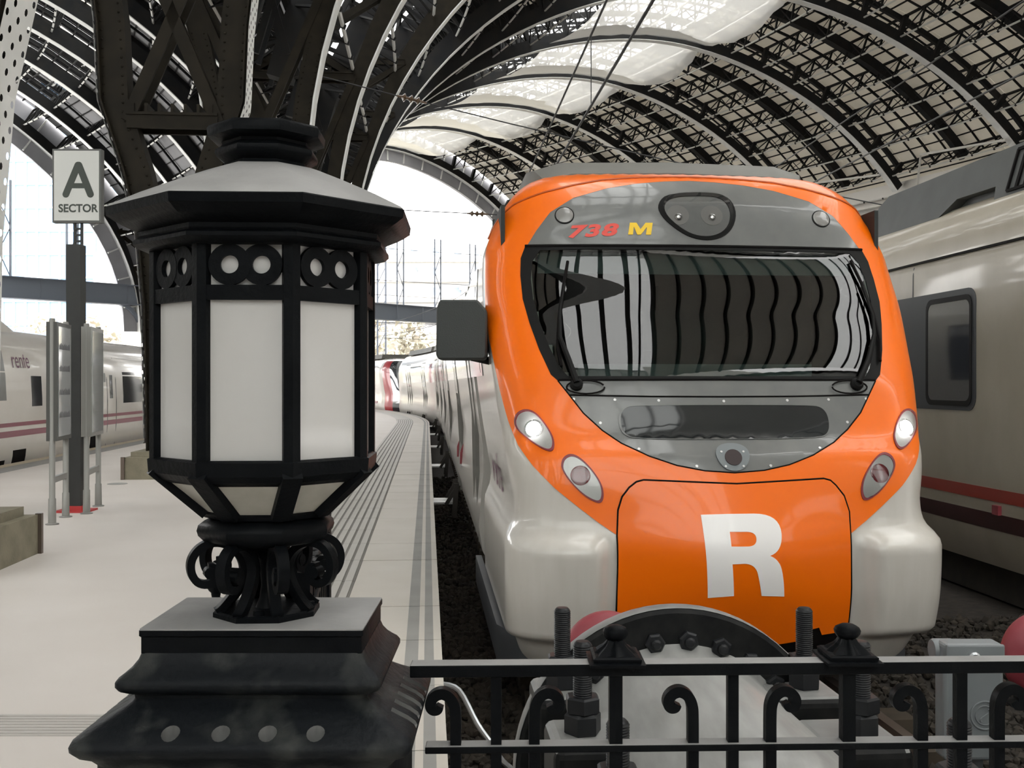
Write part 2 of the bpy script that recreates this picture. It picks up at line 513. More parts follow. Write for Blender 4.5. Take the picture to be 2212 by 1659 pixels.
# ballast stones
ico_v = np.array([(0,0,-1),(0.72,-0.53,-0.45),(-0.28,-0.85,-0.45),(-0.89,0,-0.45),(-0.28,0.85,-0.45),(0.72,0.53,-0.45),(0.28,-0.85,0.45),(-0.72,-0.53,0.45),(-0.72,0.53,0.45),(0.28,0.85,0.45),(0.89,0,0.45),(0,0,1)])
ico_f = [(0,1,2),(1,0,5),(0,2,3),(0,3,4),(0,4,5),(1,5,10),(2,1,6),(3,2,7),(4,3,8),(5,4,9),(1,10,6),(2,6,7),(3,7,8),(4,8,9),(5,9,10),(6,10,11),(7,6,11),(8,7,11),(9,8,11),(10,9,11)]
def stones(name, n, place, label):
    V, Fs = [], []
    for i in range(n):
        p = place()
        r = RNG.uniform(0.022, 0.05)
        pts = ico_v * RNG.uniform(0.7, 1.25, (12, 1)) * (r * RNG.uniform(0.7, 1.3, 3)) + np.array(p)
        V += [tuple(q) for q in pts]
        Fs += [tuple(k + i * 12 for k in f) for f in ico_f]
    me = bpy.data.meshes.new(name)
    me.from_pydata(V, [], Fs)
    me.materials.append(M['rock'])
    o = link(name, me, None, 'stuff')
    o['label'] = label; o['category'] = 'gravel'
    return o
stones('ballast_stones', 5200, lambda: SP(RNG.uniform(5.4, 26) if RNG.random() < 0.75 else RNG.uniform(5.4, 12), RNG.uniform(0.12, 1.3), PIT + RNG.uniform(0.0, 0.05)), 'dark brown ballast beside the platform edge')
stones('ballast_stones', 4200, lambda: SP(RNG.uniform(4.6, 10), RNG.uniform(2.0, 6.2), PIT + RNG.uniform(0.0, 0.05)), 'dark ballast around the buffer stop and grey box')

# ================================================================== ROOF
A_, Z0_, H_, PE, QE, D0_ = 28.986, 6.409, 22.794, 2/1.809, 2/2.1, -3.219
DM = -4.5                                              # column row, mirror line between the two vaults
S1, SPC = 18.7, 9.078
def rib_s(k): return S1 + SPC * (k - 1)
def arc_dz(t, off=0.0, side=1):
    """vault section: t in degrees from the column row springing; off = distance outside the soffit"""
    def raw(a):
        c, sn = math.cos(a), max(math.sin(a), 0.0)
        return (D0_ + A_ - math.copysign(abs(c) ** PE, c) * A_, Z0_ + H_ * sn ** QE)
    a = math.radians(t)
    d, z = raw(a)
    if off:
        h = 0.01
        a0, a1 = max(a - h, 0.002), min(a + h, PI - 0.002)
        p, q = raw(a0), raw(a1)
        tx, tz = q[0]-p[0], q[1]-p[1]
        L = math.hypot(tx, tz)
        d, z = d - tz / L * off, z + tx / L * off
    return (d if side > 0 else 2 * DM - d), z
T_END = 149.0
def rib_depth(t): return 0.48 + 0.42 * min(1.0, max(0.0, (t - 14) / 20))
SKY0, SKY1 = 62.0, 97.0
NEAR_SKY0 = 24.0
DEPTH = 2.5

def vault(side):
    root = struct_root('ceiling', 'iron and glass vault over the %s' % ('orange-fronted train' if side > 0 else 'white train with plum stripes'))
    K0, K1 = -2, 11
    pt = lambda s, t, off: (lambda dz: SP(s, dz[0], dz[1]))(arc_dz(t, off, side))
    # ---- ribs
    for k in range(K0, K1 + 1):
        s = rib_s(k)
        lat = Vector((math.cos(heading(s)), math.sin(heading(s)), 0))
        lon = Vector((-math.sin(heading(s)), math.cos(heading(s)), 0))
        low = [(-4.02, 0.3), (-4.00, 1.5), (-3.97, 3.0), (-3.86, 4.3), (-3.62, 5.4)]
        pts_in = [SP(s, d if side > 0 else 2*DM - d, z) for d, z in low] + [pt(s, t, 0) for t in np.arange(0.5, T_END + 0.1, 3.0)]
        web = MB()
        ctr = [SP(s, (d - 0.27) if side > 0 else 2*DM - (d - 0.27), z) for d, z in low] + [pt(s, t, 0.03 + 0.5*rib_depth(t)) for t in np.arange(0.5, T_END + 0.1, 3.0)]
        hh = [0.44] * len(low) + [rib_depth(t) for t in np.arange(0.5, T_END + 0.1, 3.0)]
        web.ribbon(ctr, lon, 0.38, hh)
        if k in (0, 1):
            web.ribbon([SP(s, (d - 0.06) if side > 0 else 2*DM - (d - 0.06), z) for d, z in low] + [pt(s, t, 0.06) for t in np.arange(0.5, 60, 3.0)], lon, 0.59, 0.03)
        rib = web.build('rib', M['column_iron'] if k <= 4 else M['truss'], root)
        # light soffit plate, pierced near the camera
        sof = MB()
        if k in (0, 1):
            # pierced plate: three staggered rows of real holes
            P3 = [Vector(p) for p in pts_in]
            acc = [0]
            for i in range(1, len(P3)): acc.append(acc[-1] + (P3[i] - P3[i-1]).length)
            def at(u):
                u = min(max(u, 0), acc[-1] - 1e-6)
                i = max(j for j in range(len(acc)) if acc[j] <= u)
                i = min(i, len(P3) - 2)
                f = (u - acc[i]) / (acc[i+1] - acc[i])
                return P3[i].lerp(P3[i+1], f)
            cell = 0.12
            rows = int(11.0 / cell)
            for r in range(rows):
                u0 = 0.3 + r * cell
                for c in range(5):
                    w0 = -0.3 + c * cell
                    quad = [at(u0) + lon * w0, at(u0) + lon * (w0 + cell), at(u0 + cell) + lon * (w0 + cell), at(u0 + cell) + lon * w0]
                    if (r + c) % 2 == 0:
                        cc = sum(quad, Vector()) / 4
                        e1, e2 = (quad[1] - quad[0]) * 0.27, (quad[3] - quad[0]) * 0.3
                        hole = [cc + e1 * math.cos(a) + e2 * math.sin(a) for a in [PI*1.25 + PI/4*i for i in range(8)]]
                        vs = quad + hole
                        fs = [(0, 1, 6, 5, 4), (1, 2, 8, 7, 6), (2, 3, 10, 9, 8), (3, 0, 4, 11, 10)]
                        sof.add(vs, fs)
                    else:
                        sof.add(quad, [(0, 1, 2, 3)])
            hi_pts = [at(0.3 + rows * cell)] + [p for p, a in zip(P3, acc) if a > 0.35 + rows * cell]
            sof.ribbon(hi_pts, lon, 0.61, 0.03)
            sof.build('soffit', M['soffit'], rib, fix=False)
        else:
            sof.ribbon(pts_in, lon, 0.62, 0.05)
            sof.build('soffit', M['soffit'], rib)
    # ---- purlin trusses, rafters, panels bay by bay
    TS = [15, 22] + list(np.arange(29, 148, 6.8)) + [T_END]
    cladding = MB()
    n_panel = 0
    for k in range(K0, K1):
        sa, sb = rib_s(k), rib_s(k + 1)
        vis = k >= 2 if side > 0 else k >= 1
        near_glass = k <= 0
        lowglass = side > 0 and 2 <= k <= 5
        if k <= 0:
            # simple glazing bars over the concourse end
            for t in np.arange(15, T_END, 3.4):
                mb = MB()
                up = (Vector(pt(sa, t, 2.0)) - Vector(pt(sa, t, 0))).normalized()
                mb.bar(pt(sa, t, DEPTH - 0.1), pt(sb, t, DEPTH - 0.1), 0.16, 0.2, up)
                mb.build('glazing_bar', M['truss'], root, angle=0, fix=False)
        for j, t in enumerate(TS if k > 0 else []):
            mb = MB()
            up = (Vector(pt(sa, t, 2.0)) - Vector(pt(sa, t, 0))).normalized()
            N = 6
            lo = [Vector(pt(sa + (sb - sa) * i / N, t, 0.55)) for i in range(N + 1)]
            hi = [Vector(pt(sa + (sb - sa) * i / N, t, DEPTH - 0.15)) for i in range(N + 1)]
            for i in range(N):
                mb.bar(lo[i], lo[i+1], 0.11, 0.08, up, mi=1)
                mb.bar(hi[i], hi[i+1], 0.16, 0.16, up)
                if i % 2 == 0: mb.bar(lo[i], hi[i+1], 0.08, 0.08, up)
                else: mb.bar(hi[i], lo[i+1], 0.08, 0.08, up)
                if vis and k >= 4:
                    if i % 2 == 0: mb.bar(hi[i], lo[i+1], 0.04, 0.04, up)
                    else: mb.bar(lo[i], hi[i+1], 0.04, 0.04, up)
            for i in range(N + 1):
                w = (0.34 if side > 0 else 0.16) if i in (0, N) else 0.13
                mb.bar(lo[i] - up * 0.1, hi[i], w, w, lo[1] - lo[0])
            mb.build('purlin_truss', [M['truss'], M['chord_light']], root, angle=0, fix=False)
        # rafters
        for i, (fr, w, h, o) in enumerate(((0.25, 0.1, 0.16, DEPTH-0.2), (0.5, 0.3, 0.4, DEPTH-0.3), (0.75, 0.1, 0.16, DEPTH-0.2)) if side < 0 and k > 0 else ((0.25, 0.12, 0.2, DEPTH-0.2), (0.5, 0.55, 0.8, DEPTH-0.6), (0.75, 0.12, 0.2, DEPTH-0.2), (0.03, 0.3, 0.4, DEPTH-0.3), (0.125, 0.10, 0.14, DEPTH-0.1), (0.375, 0.10, 0.14, DEPTH-0.1), (0.625, 0.10, 0.14, DEPTH-0.1), (0.875, 0.10, 0.14, DEPTH-0.1)) if k > 0 else ()):
            mb = MB()
            s = sa + (sb - sa) * fr
            lon = Vector((-math.sin(heading(s)), math.cos(heading(s)), 0))
            mb.ribbon([pt(s, t, o) for t in np.arange(10, T_END + 0.1, 4)], lon, w, h)
            mb.build('rafter', M['truss'], root, angle=0, fix=False)
        # lesser purlins
        for j in range(len(TS) - 1):
            mb = MB()
            for ff in (1/3, 2/3):
                tm = TS[j] + (TS[j+1] - TS[j]) * ff
                up = (Vector(pt(sa, tm, 2.0)) - Vector(pt(sa, tm, 0))).normalized()
                mb.bar(pt(sa, tm, DEPTH - 0.08), pt((sa+sb)/2, tm, DEPTH - 0.08), 0.09, 0.1, up)
                mb.bar(pt((sa+sb)/2, tm, DEPTH - 0.08), pt(sb, tm, DEPTH - 0.08), 0.09, 0.1, up)
            if vis and k > 0: mb.build('lesser_purlin', M['truss'], root, angle=0, fix=False)
        for j in range(len(TS) - 1):
            t0, t1 = TS[j], TS[j+1]
            mid = (t0 + t1) / 2
            glazed = ((SKY0 if side > 0 else 46) <= mid <= SKY1 and not (near_glass and side > 0 and mid < 76)) or (near_glass and side > 0 and 35 < mid < 49) or (lowglass and 15 < mid < 36)
            nq = 4
            for i in range(nq):
                a0, a1 = sa + (sb - sa) * i / nq, sa + (sb - sa) * (i + 1) / nq
                e, g = 0.015, 0.006
                quad = lambda o0: [pt(a0 + g, t0 + e, o0), pt(a1 - g, t0 + e, o0), pt(a1 - g, t1 - e, o0), pt(a0 + g, t1 - e, o0)]
                if glazed:
                    q = quad(DEPTH + 0.02)
                    if i == 0:
                        gp = MB()
                    gp.add(q, [(0, 1, 2, 3)])
                    if i == nq - 1:
                        gp.build('skylight_pane', M['sky_glass'], root, angle=0, fix=False)
                else:
                    q8 = quad(DEPTH) + quad(DEPTH + 0.05)
                    if side > 0 and 4 <= k <= 9 and 97 < mid and n_panel < 290:
                        p = MB().hexa(q8)
                        p.build('roof_panel', M['roof_panel'], root, angle=0)
                        n_panel += 1
                    else:
                        cladding.hexa(q8)
    co = cladding.build('roof_cladding', M['roof_panel'] if side > 0 else M['roof_panel_dark'], root, angle=0)
    co['kind'] = 'stuff'
    # crest of the columns: gutter roof between the vaults is closed by the cladding below t = 15
    vz = arc_dz(15, DEPTH, side)[1]
    for k in range(K0, K1):
        sa, sb = rib_s(k), rib_s(k + 1)
        q = [pt(sa, 15, DEPTH), pt(sb, 15, DEPTH), SP(sb, DM, vz), SP(sa, DM, vz)]
        MB().add(q, [(0, 1, 2, 3)]).build('valley_gutter', M['truss'], root, angle=0, fix=False)
    # safety nets slung below the skylight
    if side > 0:
        for k in range(4, 11):
            sa, sb = rib_s(k) + 0.3, rib_s(k + 1) - 0.3
            V, Fq = [], []
            nu, nv = 12, 14
            for a in range(nu + 1):
                for b in range(nv + 1):
                    fs_, ft = a / nu, b / nv
                    hem = SKY1 + 1.0 + 2.2 * math.sin(fs_ * PI) * (1 if k % 2 else 0.3) + RNG.uniform(-0.3, 0.3)
                    t = SKY0 + 4 + (hem - SKY0 - 4) * ft
                    sag = 0.9 * math.sin(PI * fs_) * (0.5 + 0.5 * ft) + RNG.uniform(0, 0.08)
                    V.append(pt(sa + (sb - sa) * fs_, t, 0.35 - sag))
            for a in range(nu):
                for b in range(nv):
                    i = a * (nv + 1) + b
                    Fq.append((i, i + 1, i + nv + 2, i + nv + 1))
            MB().add(V, Fq).build('safety_net', M['net'], root, angle=60, fix=False)
    return root
ceil_r = vault(1)
ceil_l = vault(-1)

# ---- columns: plinth, lattice between the two chords
for k in range(-1, 12):
    s = rib_s(k)
    which = {0: 'iron column with pierced pale strip beside the sector sign, cut by the frame edge', 1: 'riveted iron column standing behind the lantern'}.get(k, 'iron column in the row beyond the lantern')
    root = struct_root('column', which)
    mb = MB()
    th = heading(s)
    x, y, z = SP(s, DM, 0)
    mb.box((x, y, 0.19), (1.45, 1.3, 0.38), rz=th)
    mb.box((x, y, 0.42), (1.25, 1.1, 0.1), rz=th)
    mb.build('plinth', M['stone'], root, angle=0)
    mb = MB()
    for sx in (-1, 1):
        for sy in (-1, 1):
            c = SP(s + sy * 0.655, DM + sx * 0.73, 0.19)
            mb.box(c, (0.06, 0.05, 0.40), rz=th)
    mb.build('corner_guard', M['rail'], root, angle=0)
    def chord(z):
        if z < 6.4:
            return float(np.interp(z, [0.3, 1.5, 3, 4.3, 5.4, 6.4], [-4.02, -4.00, -3.97, -3.86, -3.62, -3.22]))
        t = math.degrees(math.asin(min(1, ((z - Z0_) / H_)) ** (1 / QE)))
        return arc_dz(t, 0)[0]
    levels = [0.5, 6.3, 12.6, 16.0]
    lon = Vector((-math.sin(th), math.cos(th), 0))
    R = lambda z: chord(z) - 0.45
    Lf = lambda z: 2 * DM - R(z)
    for i, zl in enumerate(levels):
        if i:
            mb = MB()
            for o in (-0.22, 0.22):
                mb.bar(SP(s + o, Lf(zl) , zl), SP(s + o, R(zl), zl), 0.06, 0.26)
            mb.bar(SP(s, Lf(zl), zl + 0.13), SP(s, R(zl), zl + 0.13), 0.56, 0.05)
            for q in range(7):
                f = (q + 0.5) / 7
                mb.box(SP(s, Lf(zl) + (R(zl) - Lf(zl)) * f, zl + 0.22), (0.05, 0.5, 0.18), rz=th)
            mb.build('cross_beam', M['column_iron'], root, angle=0)
        if 0 < i < len(levels) - 1:
            zn = levels[i + 1]
            for a, b in (((Lf(zl), zl), (R(zn), zn)), ((R(zl), zl), (Lf(zn), zn))):
                mb = MB()
                for o in (-0.2, 0.2):
                    mb.bar(SP(s + o, a[0], a[1]), SP(s + o, b[0], b[1]), 0.05, 0.22)
                mb.build('diagonal_brace', M['column_iron'], root, angle=0)
    if k in (0, 1, 2):
        # rivet heads along both chord faces that look at the platform
        mb = MB()
        for sgn in (1, -1):
            zz = 0.7
            while zz < 11:
                for dd in (-0.10, -0.42):
                    d = chord(zz) + dd
                    c = SP(s - 0.195, d if sgn > 0 else 2*DM - d, zz)
                    mb.lathe([(0.024, 0), (0.018, 0.012), (0.0, 0.016)], 6, c, axis=(math.sin(th), -math.cos(th), 0), capt=False)
                zz += 0.16
        mb.build('rivet_rows', M['column_iron'], root, angle=60, kind='stuff', fix=False)

# ---- far gable: sheet ring under the last arch, girder and lattice posts
SG = 109.8
for side in (1, -1):
    root = struct_root('gable_screen', 'sheeted gable ring and girder at the far end of the %s vault' % ('orange train' if side > 0 else 'white train'))
    pt = lambda s, t, off: (lambda dz: SP(s, dz[0], dz[1]))(arc_dz(t, off, side))
    mb = MB()
    ts = np.arange(0.5, T_END + 5, 4)
    for s_off in (0.0,):
        V, Fq = [], []
        for t in ts:
            V += [pt(SG, t, DEPTH + 0.1), pt(SG, t, -1.3), pt(SG + 0.3, t, -1.3), pt(SG + 0.3, t, DEPTH + 0.1)]
        for i in range(len(ts) - 1):
            for j in range(4):
                Fq.append((i*4+j, i*4+(j+1) % 4, (i+1)*4+(j+1) % 4, (i+1)*4+j))
        mb.add(V, Fq)
    mb.build('gable_ring', M['gable'], root, angle=0)
    # radial battens
    mb = MB()
    for t in np.arange(6, T_END, 6.8):
        mb.bar(pt(SG - 0.1, t, DEPTH), pt(SG - 0.1, t, -1.2), 0.16, 0.12)
    mb.build('gable_batten', M['soffit'], root, angle=0, kind='stuff')
    fl = (lambda d: d) if side > 0 else (lambda d: 2*DM - d)
    mb = MB()
    mb.bar(SP(SG, fl(-4.4), 10.1), SP(SG, fl(50), 10.1), 0.9, 1.7)
    mb.bar(SP(SG, fl(-4.4), 11.0), SP(SG, fl(50), 11.0), 1.3, 0.1)
    mb.bar(SP(SG, fl(-4.4), 9.2), SP(SG, fl(50), 9.2), 1.3, 0.1)
    for q in range(14):
        d = fl(-2 + q * 4)
        mb.bar(SP(SG - 0.5, d, 9.3), SP(SG - 0.5, d, 10.9), 0.12, 0.12)
    mb.build('tie_girder', M['girder'], root, angle=0)
    # curved bracket where the girder meets the column row
    mb = MB()
    lonv = Vector((-math.sin(heading(SG)), math.cos(heading(SG)), 0))
    mb.ribbon([SP(SG, fl(-3.6 + 2.8 * (1 - math.cos(a))), 6.2 + 3.2 * math.sin(a)) for a in np.linspace(0, PI/2, 8)], lonv, 0.5, 0.35)
    mb.build('girder_bracket', M['girder'], root)
    for d in (3.0, 8.9, 15, 21, 27, 33, 39):
        zt = 0
        for t in np.arange(5, 150, 1):
            dd, zz = arc_dz(t, -1.3)
            if dd <= d: zt = zz
        if zt < 12: continue
        mb = MB()
        for o in (-0.5, 0.5):
            mb.bar(SP(SG, fl(d + o), 11.0), SP(SG, fl(d + o), min(zt, 19.5)), 0.16, 0.16)
        z = 11.0; sg = 1
        while z < min(zt, 19.5) - 2.2:
            mb.bar(SP(SG, fl(d - 0.5 * sg), z), SP(SG, fl(d + 0.5 * sg), z + 2.2), 0.07, 0.07)
            z += 2.2; sg = -sg
        mb.build('lattice_post', M['girder'], root, angle=0)

# ---- side wall with cornice and window
wall = struct_root('wall_right', 'grey side wall with pale cornice under the vault')
mb = MB(); strip(mb, -12, 106, 52.0, 52.6, PIT, 16.2); strip(mb, -12, 106, 52.0, 52.6, 18.0, 20.2)
for q in range(11):
    strip(mb, -12 + q * 12 - 1.0, -12 + q * 12 + 1.0, 52.0, 52.6, 16.2, 18.0)
mb.build('wall_panel', M['wall'], wall, angle=0)
mb = MB(); strip(mb, -12, 106, 50.6, 52.0, 18.9, 20.0); strip(mb, -12, 106, 51.3, 52.0, 18.4, 18.9); strip(mb, -12, 106, 51.8, 52.0, 15.2, 15.8)
mb.build('cornice', M['cornice'], wall, angle=0)
for q in range(10):
    s0 = -12 + q * 12 + 1.0
    w = thing('window_%d' % (q + 1), None, None, kind='structure')
    mb = MB()
    for e in (0, 5, 10):
        strip(mb, s0 + e - 0.1, s0 + e + 0.1, 52.1, 52.3, 16.2, 18.0)
    mb.build('mullion', M['truss'], w, angle=0)
    mb = MB(); strip(mb, s0, s0 + 10, 52.35, 52.37, 16.2, 18.0)
    mb.build('pane', M['sky_glass'], w, angle=0)
wall = struct_root('wall_left', 'side wall beyond the white train')
mb = MB(); strip(mb, -12, 106, 2*DM - 52.6, 2*DM - 52.0, PIT, 17.6)
mb.build('wall_panel', M['wall'], wall, angle=0)

# ---- end wall of the hall behind the viewer, tall glazed screens
wall = struct_root('wall_back', 'end wall of the hall with tall glazed screens')
YB = -9.4
mb = MB()
mb.box((-5, YB - 0.2, 2.4), (120, 0.4, 4.8))
for xx, ww in ((-62, 1.6), (-34, 1.6), (-6.4, 1.6), (12.3, 9.4), (22.5, 5.0), (46, 36)):
    mb.box((xx, YB - 0.2, 16), (ww, 0.4, 32))
mb.build('wall_panel', M['wall'], wall, angle=0)
nw = 11
for xx0, xx1 in ((-61, -35), (-33, -7.4), (-5.4, 7.4), (17.2, 19.8), (25.2, 27.8)):
    w = thing('window_%d' % nw, None, None, kind='structure'); nw += 1
    mb = MB()
    n = int((xx1 - xx0) / 1.6)
    for i in range(n + 1):
        mb.box((xx0 + (xx1 - xx0) * i / n, YB, 17.4), (0.12, 0.25, 25.2))
    for zz in (4.9, 10, 15, 20, 25, 30):
        mb.box(((xx0 + xx1) / 2, YB, zz), (xx1 - xx0, 0.25, 0.2))
    mb.build('glazing_bars', M['truss'], w, angle=0, kind='stuff')
    mb = MB(); mb.box(((xx0 + xx1) / 2, YB - 0.1, 17.4), (xx1 - xx0, 0.02, 25.2))
    mb.build('pane', M['dusty_glass'], w, angle=0)

# ================================================================== TRAINS
def pchip(xs, ys):
    xs = np.array(xs, float); ys = np.array(ys, float)
    h = np.diff(xs); dl = np.diff(ys) / h
    m = np.zeros(len(xs)); m[0] = dl[0]; m[-1] = dl[-1]
    for i in range(1, len(xs) - 1):
        if dl[i-1] * dl[i] > 0:
            w1 = 2*h[i] + h[i-1]; w2 = h[i] + 2*h[i-1]
            m[i] = (w1 + w2) / (w1/dl[i-1] + w2/dl[i])
    def fn(x):
        x = float(np.clip(x, xs[0], xs[-1])); i = int(np.clip(np.searchsorted(xs, x) - 1, 0, len(xs) - 2))
        t = (x - xs[i]) / h[i]
        return (2*t**3-3*t*t+1)*ys[i] + (t**3-2*t*t+t)*h[i]*m[i] + (-2*t**3+3*t*t)*ys[i+1] + (t**3-t*t)*h[i]*m[i+1]
    return fn
# nose profile on the centre line (height -> setback) and half width (height above platform)
W0 = pchip([-.35,-.2,-.1,0,.3,.55,.8,1.0,1.15,1.3,1.5,1.67,2.15,2.65,2.92,3.1,3.22,3.31,3.37,3.41],
           [.42,.30,.235,.2,.14,.13,.16,.19,.235,.33,.42,.5,.79,1.08,1.17,1.25,1.37,1.56,1.95,2.6])
BH = pchip([-.35,-.22,-.07,-.03,.56,.62,.68,.75,.84,1.0,1.3,1.8,2.3,2.62,2.8,2.95,3.08,3.2,3.28,3.33,3.37,3.41],
           [1.28,1.38,1.43,1.49,1.505,1.497,1.465,1.437,1.43,1.455,1.50,1.56,1.605,1.595,1.535,1.46,1.385,1.285,1.18,1.05,.8,.3])
def smooth01(x):
    x = np.clip(x, 0, 1)
    return x*x*(3-2*x)
TT = 1 - np.linspace(1, 0, 60)**2.2
_sec = {}
def section(z):
    k = round(float(z), 5)
    if k in _sec: return _sec[k]
    b, w0, t = BH(z), W0(z), TT
    u = b * t
    w = w0 + .09*t*t + .36*(1-np.sqrt(np.maximum(0, 1-t**12)))
    w = w - .13*math.exp(-(z-.5)**2/(2*.33**2))*(1-smooth01(u/.95))
    w = w - .13*float(smooth01((.70-z)/.13))*smooth01((u-.80)/.16)*float(smooth01((z+.07)/.06))
    u = np.append(u, [b, b]); w = np.append(w, [w[-1]+.8, w[-1]+5])
    s = np.concatenate([[0], np.cumsum(np.hypot(np.diff(u), np.diff(w)))])
    _sec[k] = (u, w, s)
    return _sec[k]
def NL(s, z):
    """nose surface, train coordinates: s along the skin from the centre line, z height -> (u, w, z)"""
    u, w, ss = section(z)
    a = abs(s)
    return np.array([math.copysign(np.interp(a, ss, u), s), np.interp(a, ss, w), z])
NO = (1.4857, 6.55)
def nose_world(p, flip=None):
    u, w, z = p
    return (NO[0] - SPH*w + CPH*u, NO[1] + CPH*w + SPH*u, z)
def NN(s, z, off=0.0):
    p = NL(s, z)
    if off:
        h = 0.012
        zc = min(max(z, -.33), 3.39)
        a = NL(s+h, zc) - NL(s-h, zc)
        b = NL(s, zc+h) - NL(s, zc-h)
        n = np.cross(a, b)
        n = n / (np.linalg.norm(n) + 1e-12)
        if n[1] > 0 and n[1] > abs(n[0]) and n[1] > abs(n[2]): n = -n
        p = p + n * off
    return nose_world(p)

def inside(loops, x, y):
    c = False
    for lp in loops:
        n = len(lp)
        for i in range(n):
            x0, y0 = lp[i]; x1, y1 = lp[(i+1) % n]
            if (y0 > y) != (y1 > y) and x < (x1-x0)*(y-y0)/(y1-y0) + x0:
                c = not c
    return c
def densify(lp, step):
    out = []
    for i in range(len(lp)):
        a, b = lp[i], lp[(i+1) % len(lp)]
        n = max(1, int(math.ceil(math.hypot(b[0]-a[0], b[1]-a[1]) / step)))
        out += [(a[0]+(b[0]-a[0])*j/n, a[1]+(b[1]-a[1])*j/n) for j in range(n)]
    return out
def rounded(lp, k=3):
    """Chaikin corner cutting"""
    for _ in range(k):
        o = []
        for i in range(len(lp)):
            a, b = lp[i], lp[(i+1) % len(lp)]
            o += [(a[0]*.75+b[0]*.25, a[1]*.75+b[1]*.25), (a[0]*.25+b[0]*.75, a[1]*.25+b[1]*.75)]
        lp = o
    return lp
def patch(name, loops, off, mats, parent, step=0.07, thick=0.012, surf=NN, angle=40):
    """sheet cut to 2D loops (holes by even-odd) and laid on the nose skin, with a rim"""
    loops = [densify(lp, step) for lp in loops]
    vs, es = [], []
    for lp in loops:
        n0 = len(vs)
        vs += lp
        es += [(n0+i, n0+(i+1) % len(lp)) for i in range(len(lp))]
    xs = [v[0] for v in vs]; ys = [v[1] for v in vs]
    x = min(xs) + step/2
    r = 0
    while x < max(xs):
        y = min(ys) + step/2 + (step/2 if r % 2 else 0)
        while y < max(ys):
            if inside(loops, x, y): vs.append((x, y))
            y += step
        x += step; r += 1
    rv, re, rf, *_ = delaunay_2d_cdt([Vector(v) for v in vs], es, [], 0, 1e-5)
    fs = [f for f in rf if inside(loops, sum(rv[i].x for i in f)/len(f), sum(rv[i].y for i in f)/len(f))]
    used = sorted({i for f in fs for i in f})
    idx = {i: j for j, i in enumerate(used)}
    top = [surf(rv[i].x, rv[i].y, off) for i in used]
    fs = [tuple(idx[i] for i in f) for f in fs]
    mb = MB()
    low = [surf(rv[i].x, rv[i].y, off - thick) for i in used]
    cnt = {}
    for f in fs:
        for a, b in zip(f, f[1:] + f[:1]):
            cnt[(a, b)] = 1
    rim = [(a, b) for (a, b) in cnt if (b, a) not in cnt]
    n = len(top)
    rim_v = sorted({i for e in rim for i in e})
    ridx = {i: n + j for j, i in enumerate(rim_v)}
    mb.add(top + [low[i] for i in rim_v], fs + [(b, a, ridx[a], ridx[b]) for a, b in rim])
    return mb.build(name, mats, parent, angle=angle, fix=False)
def mirror(half):
    """half outline of (|s|, z) from bottom centre to top centre -> closed loop"""
    return [(a, z) for a, z in half] + [(-a, z) for a, z in reversed(half) if a > 1e-6]
def mir(lp): return [(-x, y) for x, y in reversed(lp)]

train = thing('commuter_train', 'orange-fronted white commuter train with large white letter on its nose', 'train', SP(6.4, 2.02, PIT))
SCREEN = mirror([(0, 1.672), (.6, 1.672), (1.128, 1.668), (1.175, 1.712), (1.245, 1.89), (1.30, 2.08), (1.338, 2.26), (1.345, 2.44), (1.335, 2.58), (1.30, 2.668), (.9, 2.672), (0, 2.672)])
INNER = mirror([(0, 1.70), (.6, 1.70), (1.06, 1.70), (1.11, 1.76), (1.17, 1.9), (1.225, 2.08), (1.262, 2.26), (1.27, 2.42), (1.25, 2.56), (1.19, 2.64), (.9, 2.648), (0, 2.648)])
GREY = mirror([(0, 1.062), (.2, 1.076), (.38, 1.11), (.56, 1.17), (.73, 1.25), (.85, 1.335), (.97, 1.45), (1.06, 1.575), (1.13, 1.67), (1.175, 1.712), (1.245, 1.89), (1.30, 2.08), (1.338, 2.26), (1.345, 2.44), (1.335, 2.58), (1.29, 2.67), (1.21, 2.80), (1.10, 2.945), (.92, 3.06), (.65, 3.145), (.42, 3.19), (.2, 3.215), (0, 3.225)])
# ---- nose shell with the windscreen opening left out
zs = np.concatenate([np.linspace(-.34, .0, 12), np.linspace(.03, .8, 20), np.linspace(.85, 3.05, 46), np.linspace(3.08, 3.41, 26)])
ss = np.concatenate([np.linspace(0, 1.2, 25), np.linspace(1.23, 1.9, 24), np.linspace(2.0, 4.2, 8)])
ss = np.concatenate([-ss[:0:-1], ss])
WEND = 4.0
mb = MB()
V, Fq = [], []
for z in zs:
    for s in ss:
        p = NL(s, z)
        p[1] = min(p[1], WEND)
        V.append(nose_world(p))
n = len(ss)
for i in range(len(zs)-1):
    for j in range(n-1):
        if inside([INNER], (ss[j]+ss[j+1])/2, (zs[i]+zs[i+1])/2): continue
        Fq.append((i*n+j, i*n+j+1, (i+1)*n+j+1, (i+1)*n+j))
top = [(len(zs)-1)*n + j for j in range(n)]
Fq.append(tuple(top))
mb.add(V, Fq)
nose = mb.build('nose_shell', M['train_white'], train, angle=50, fix=False)
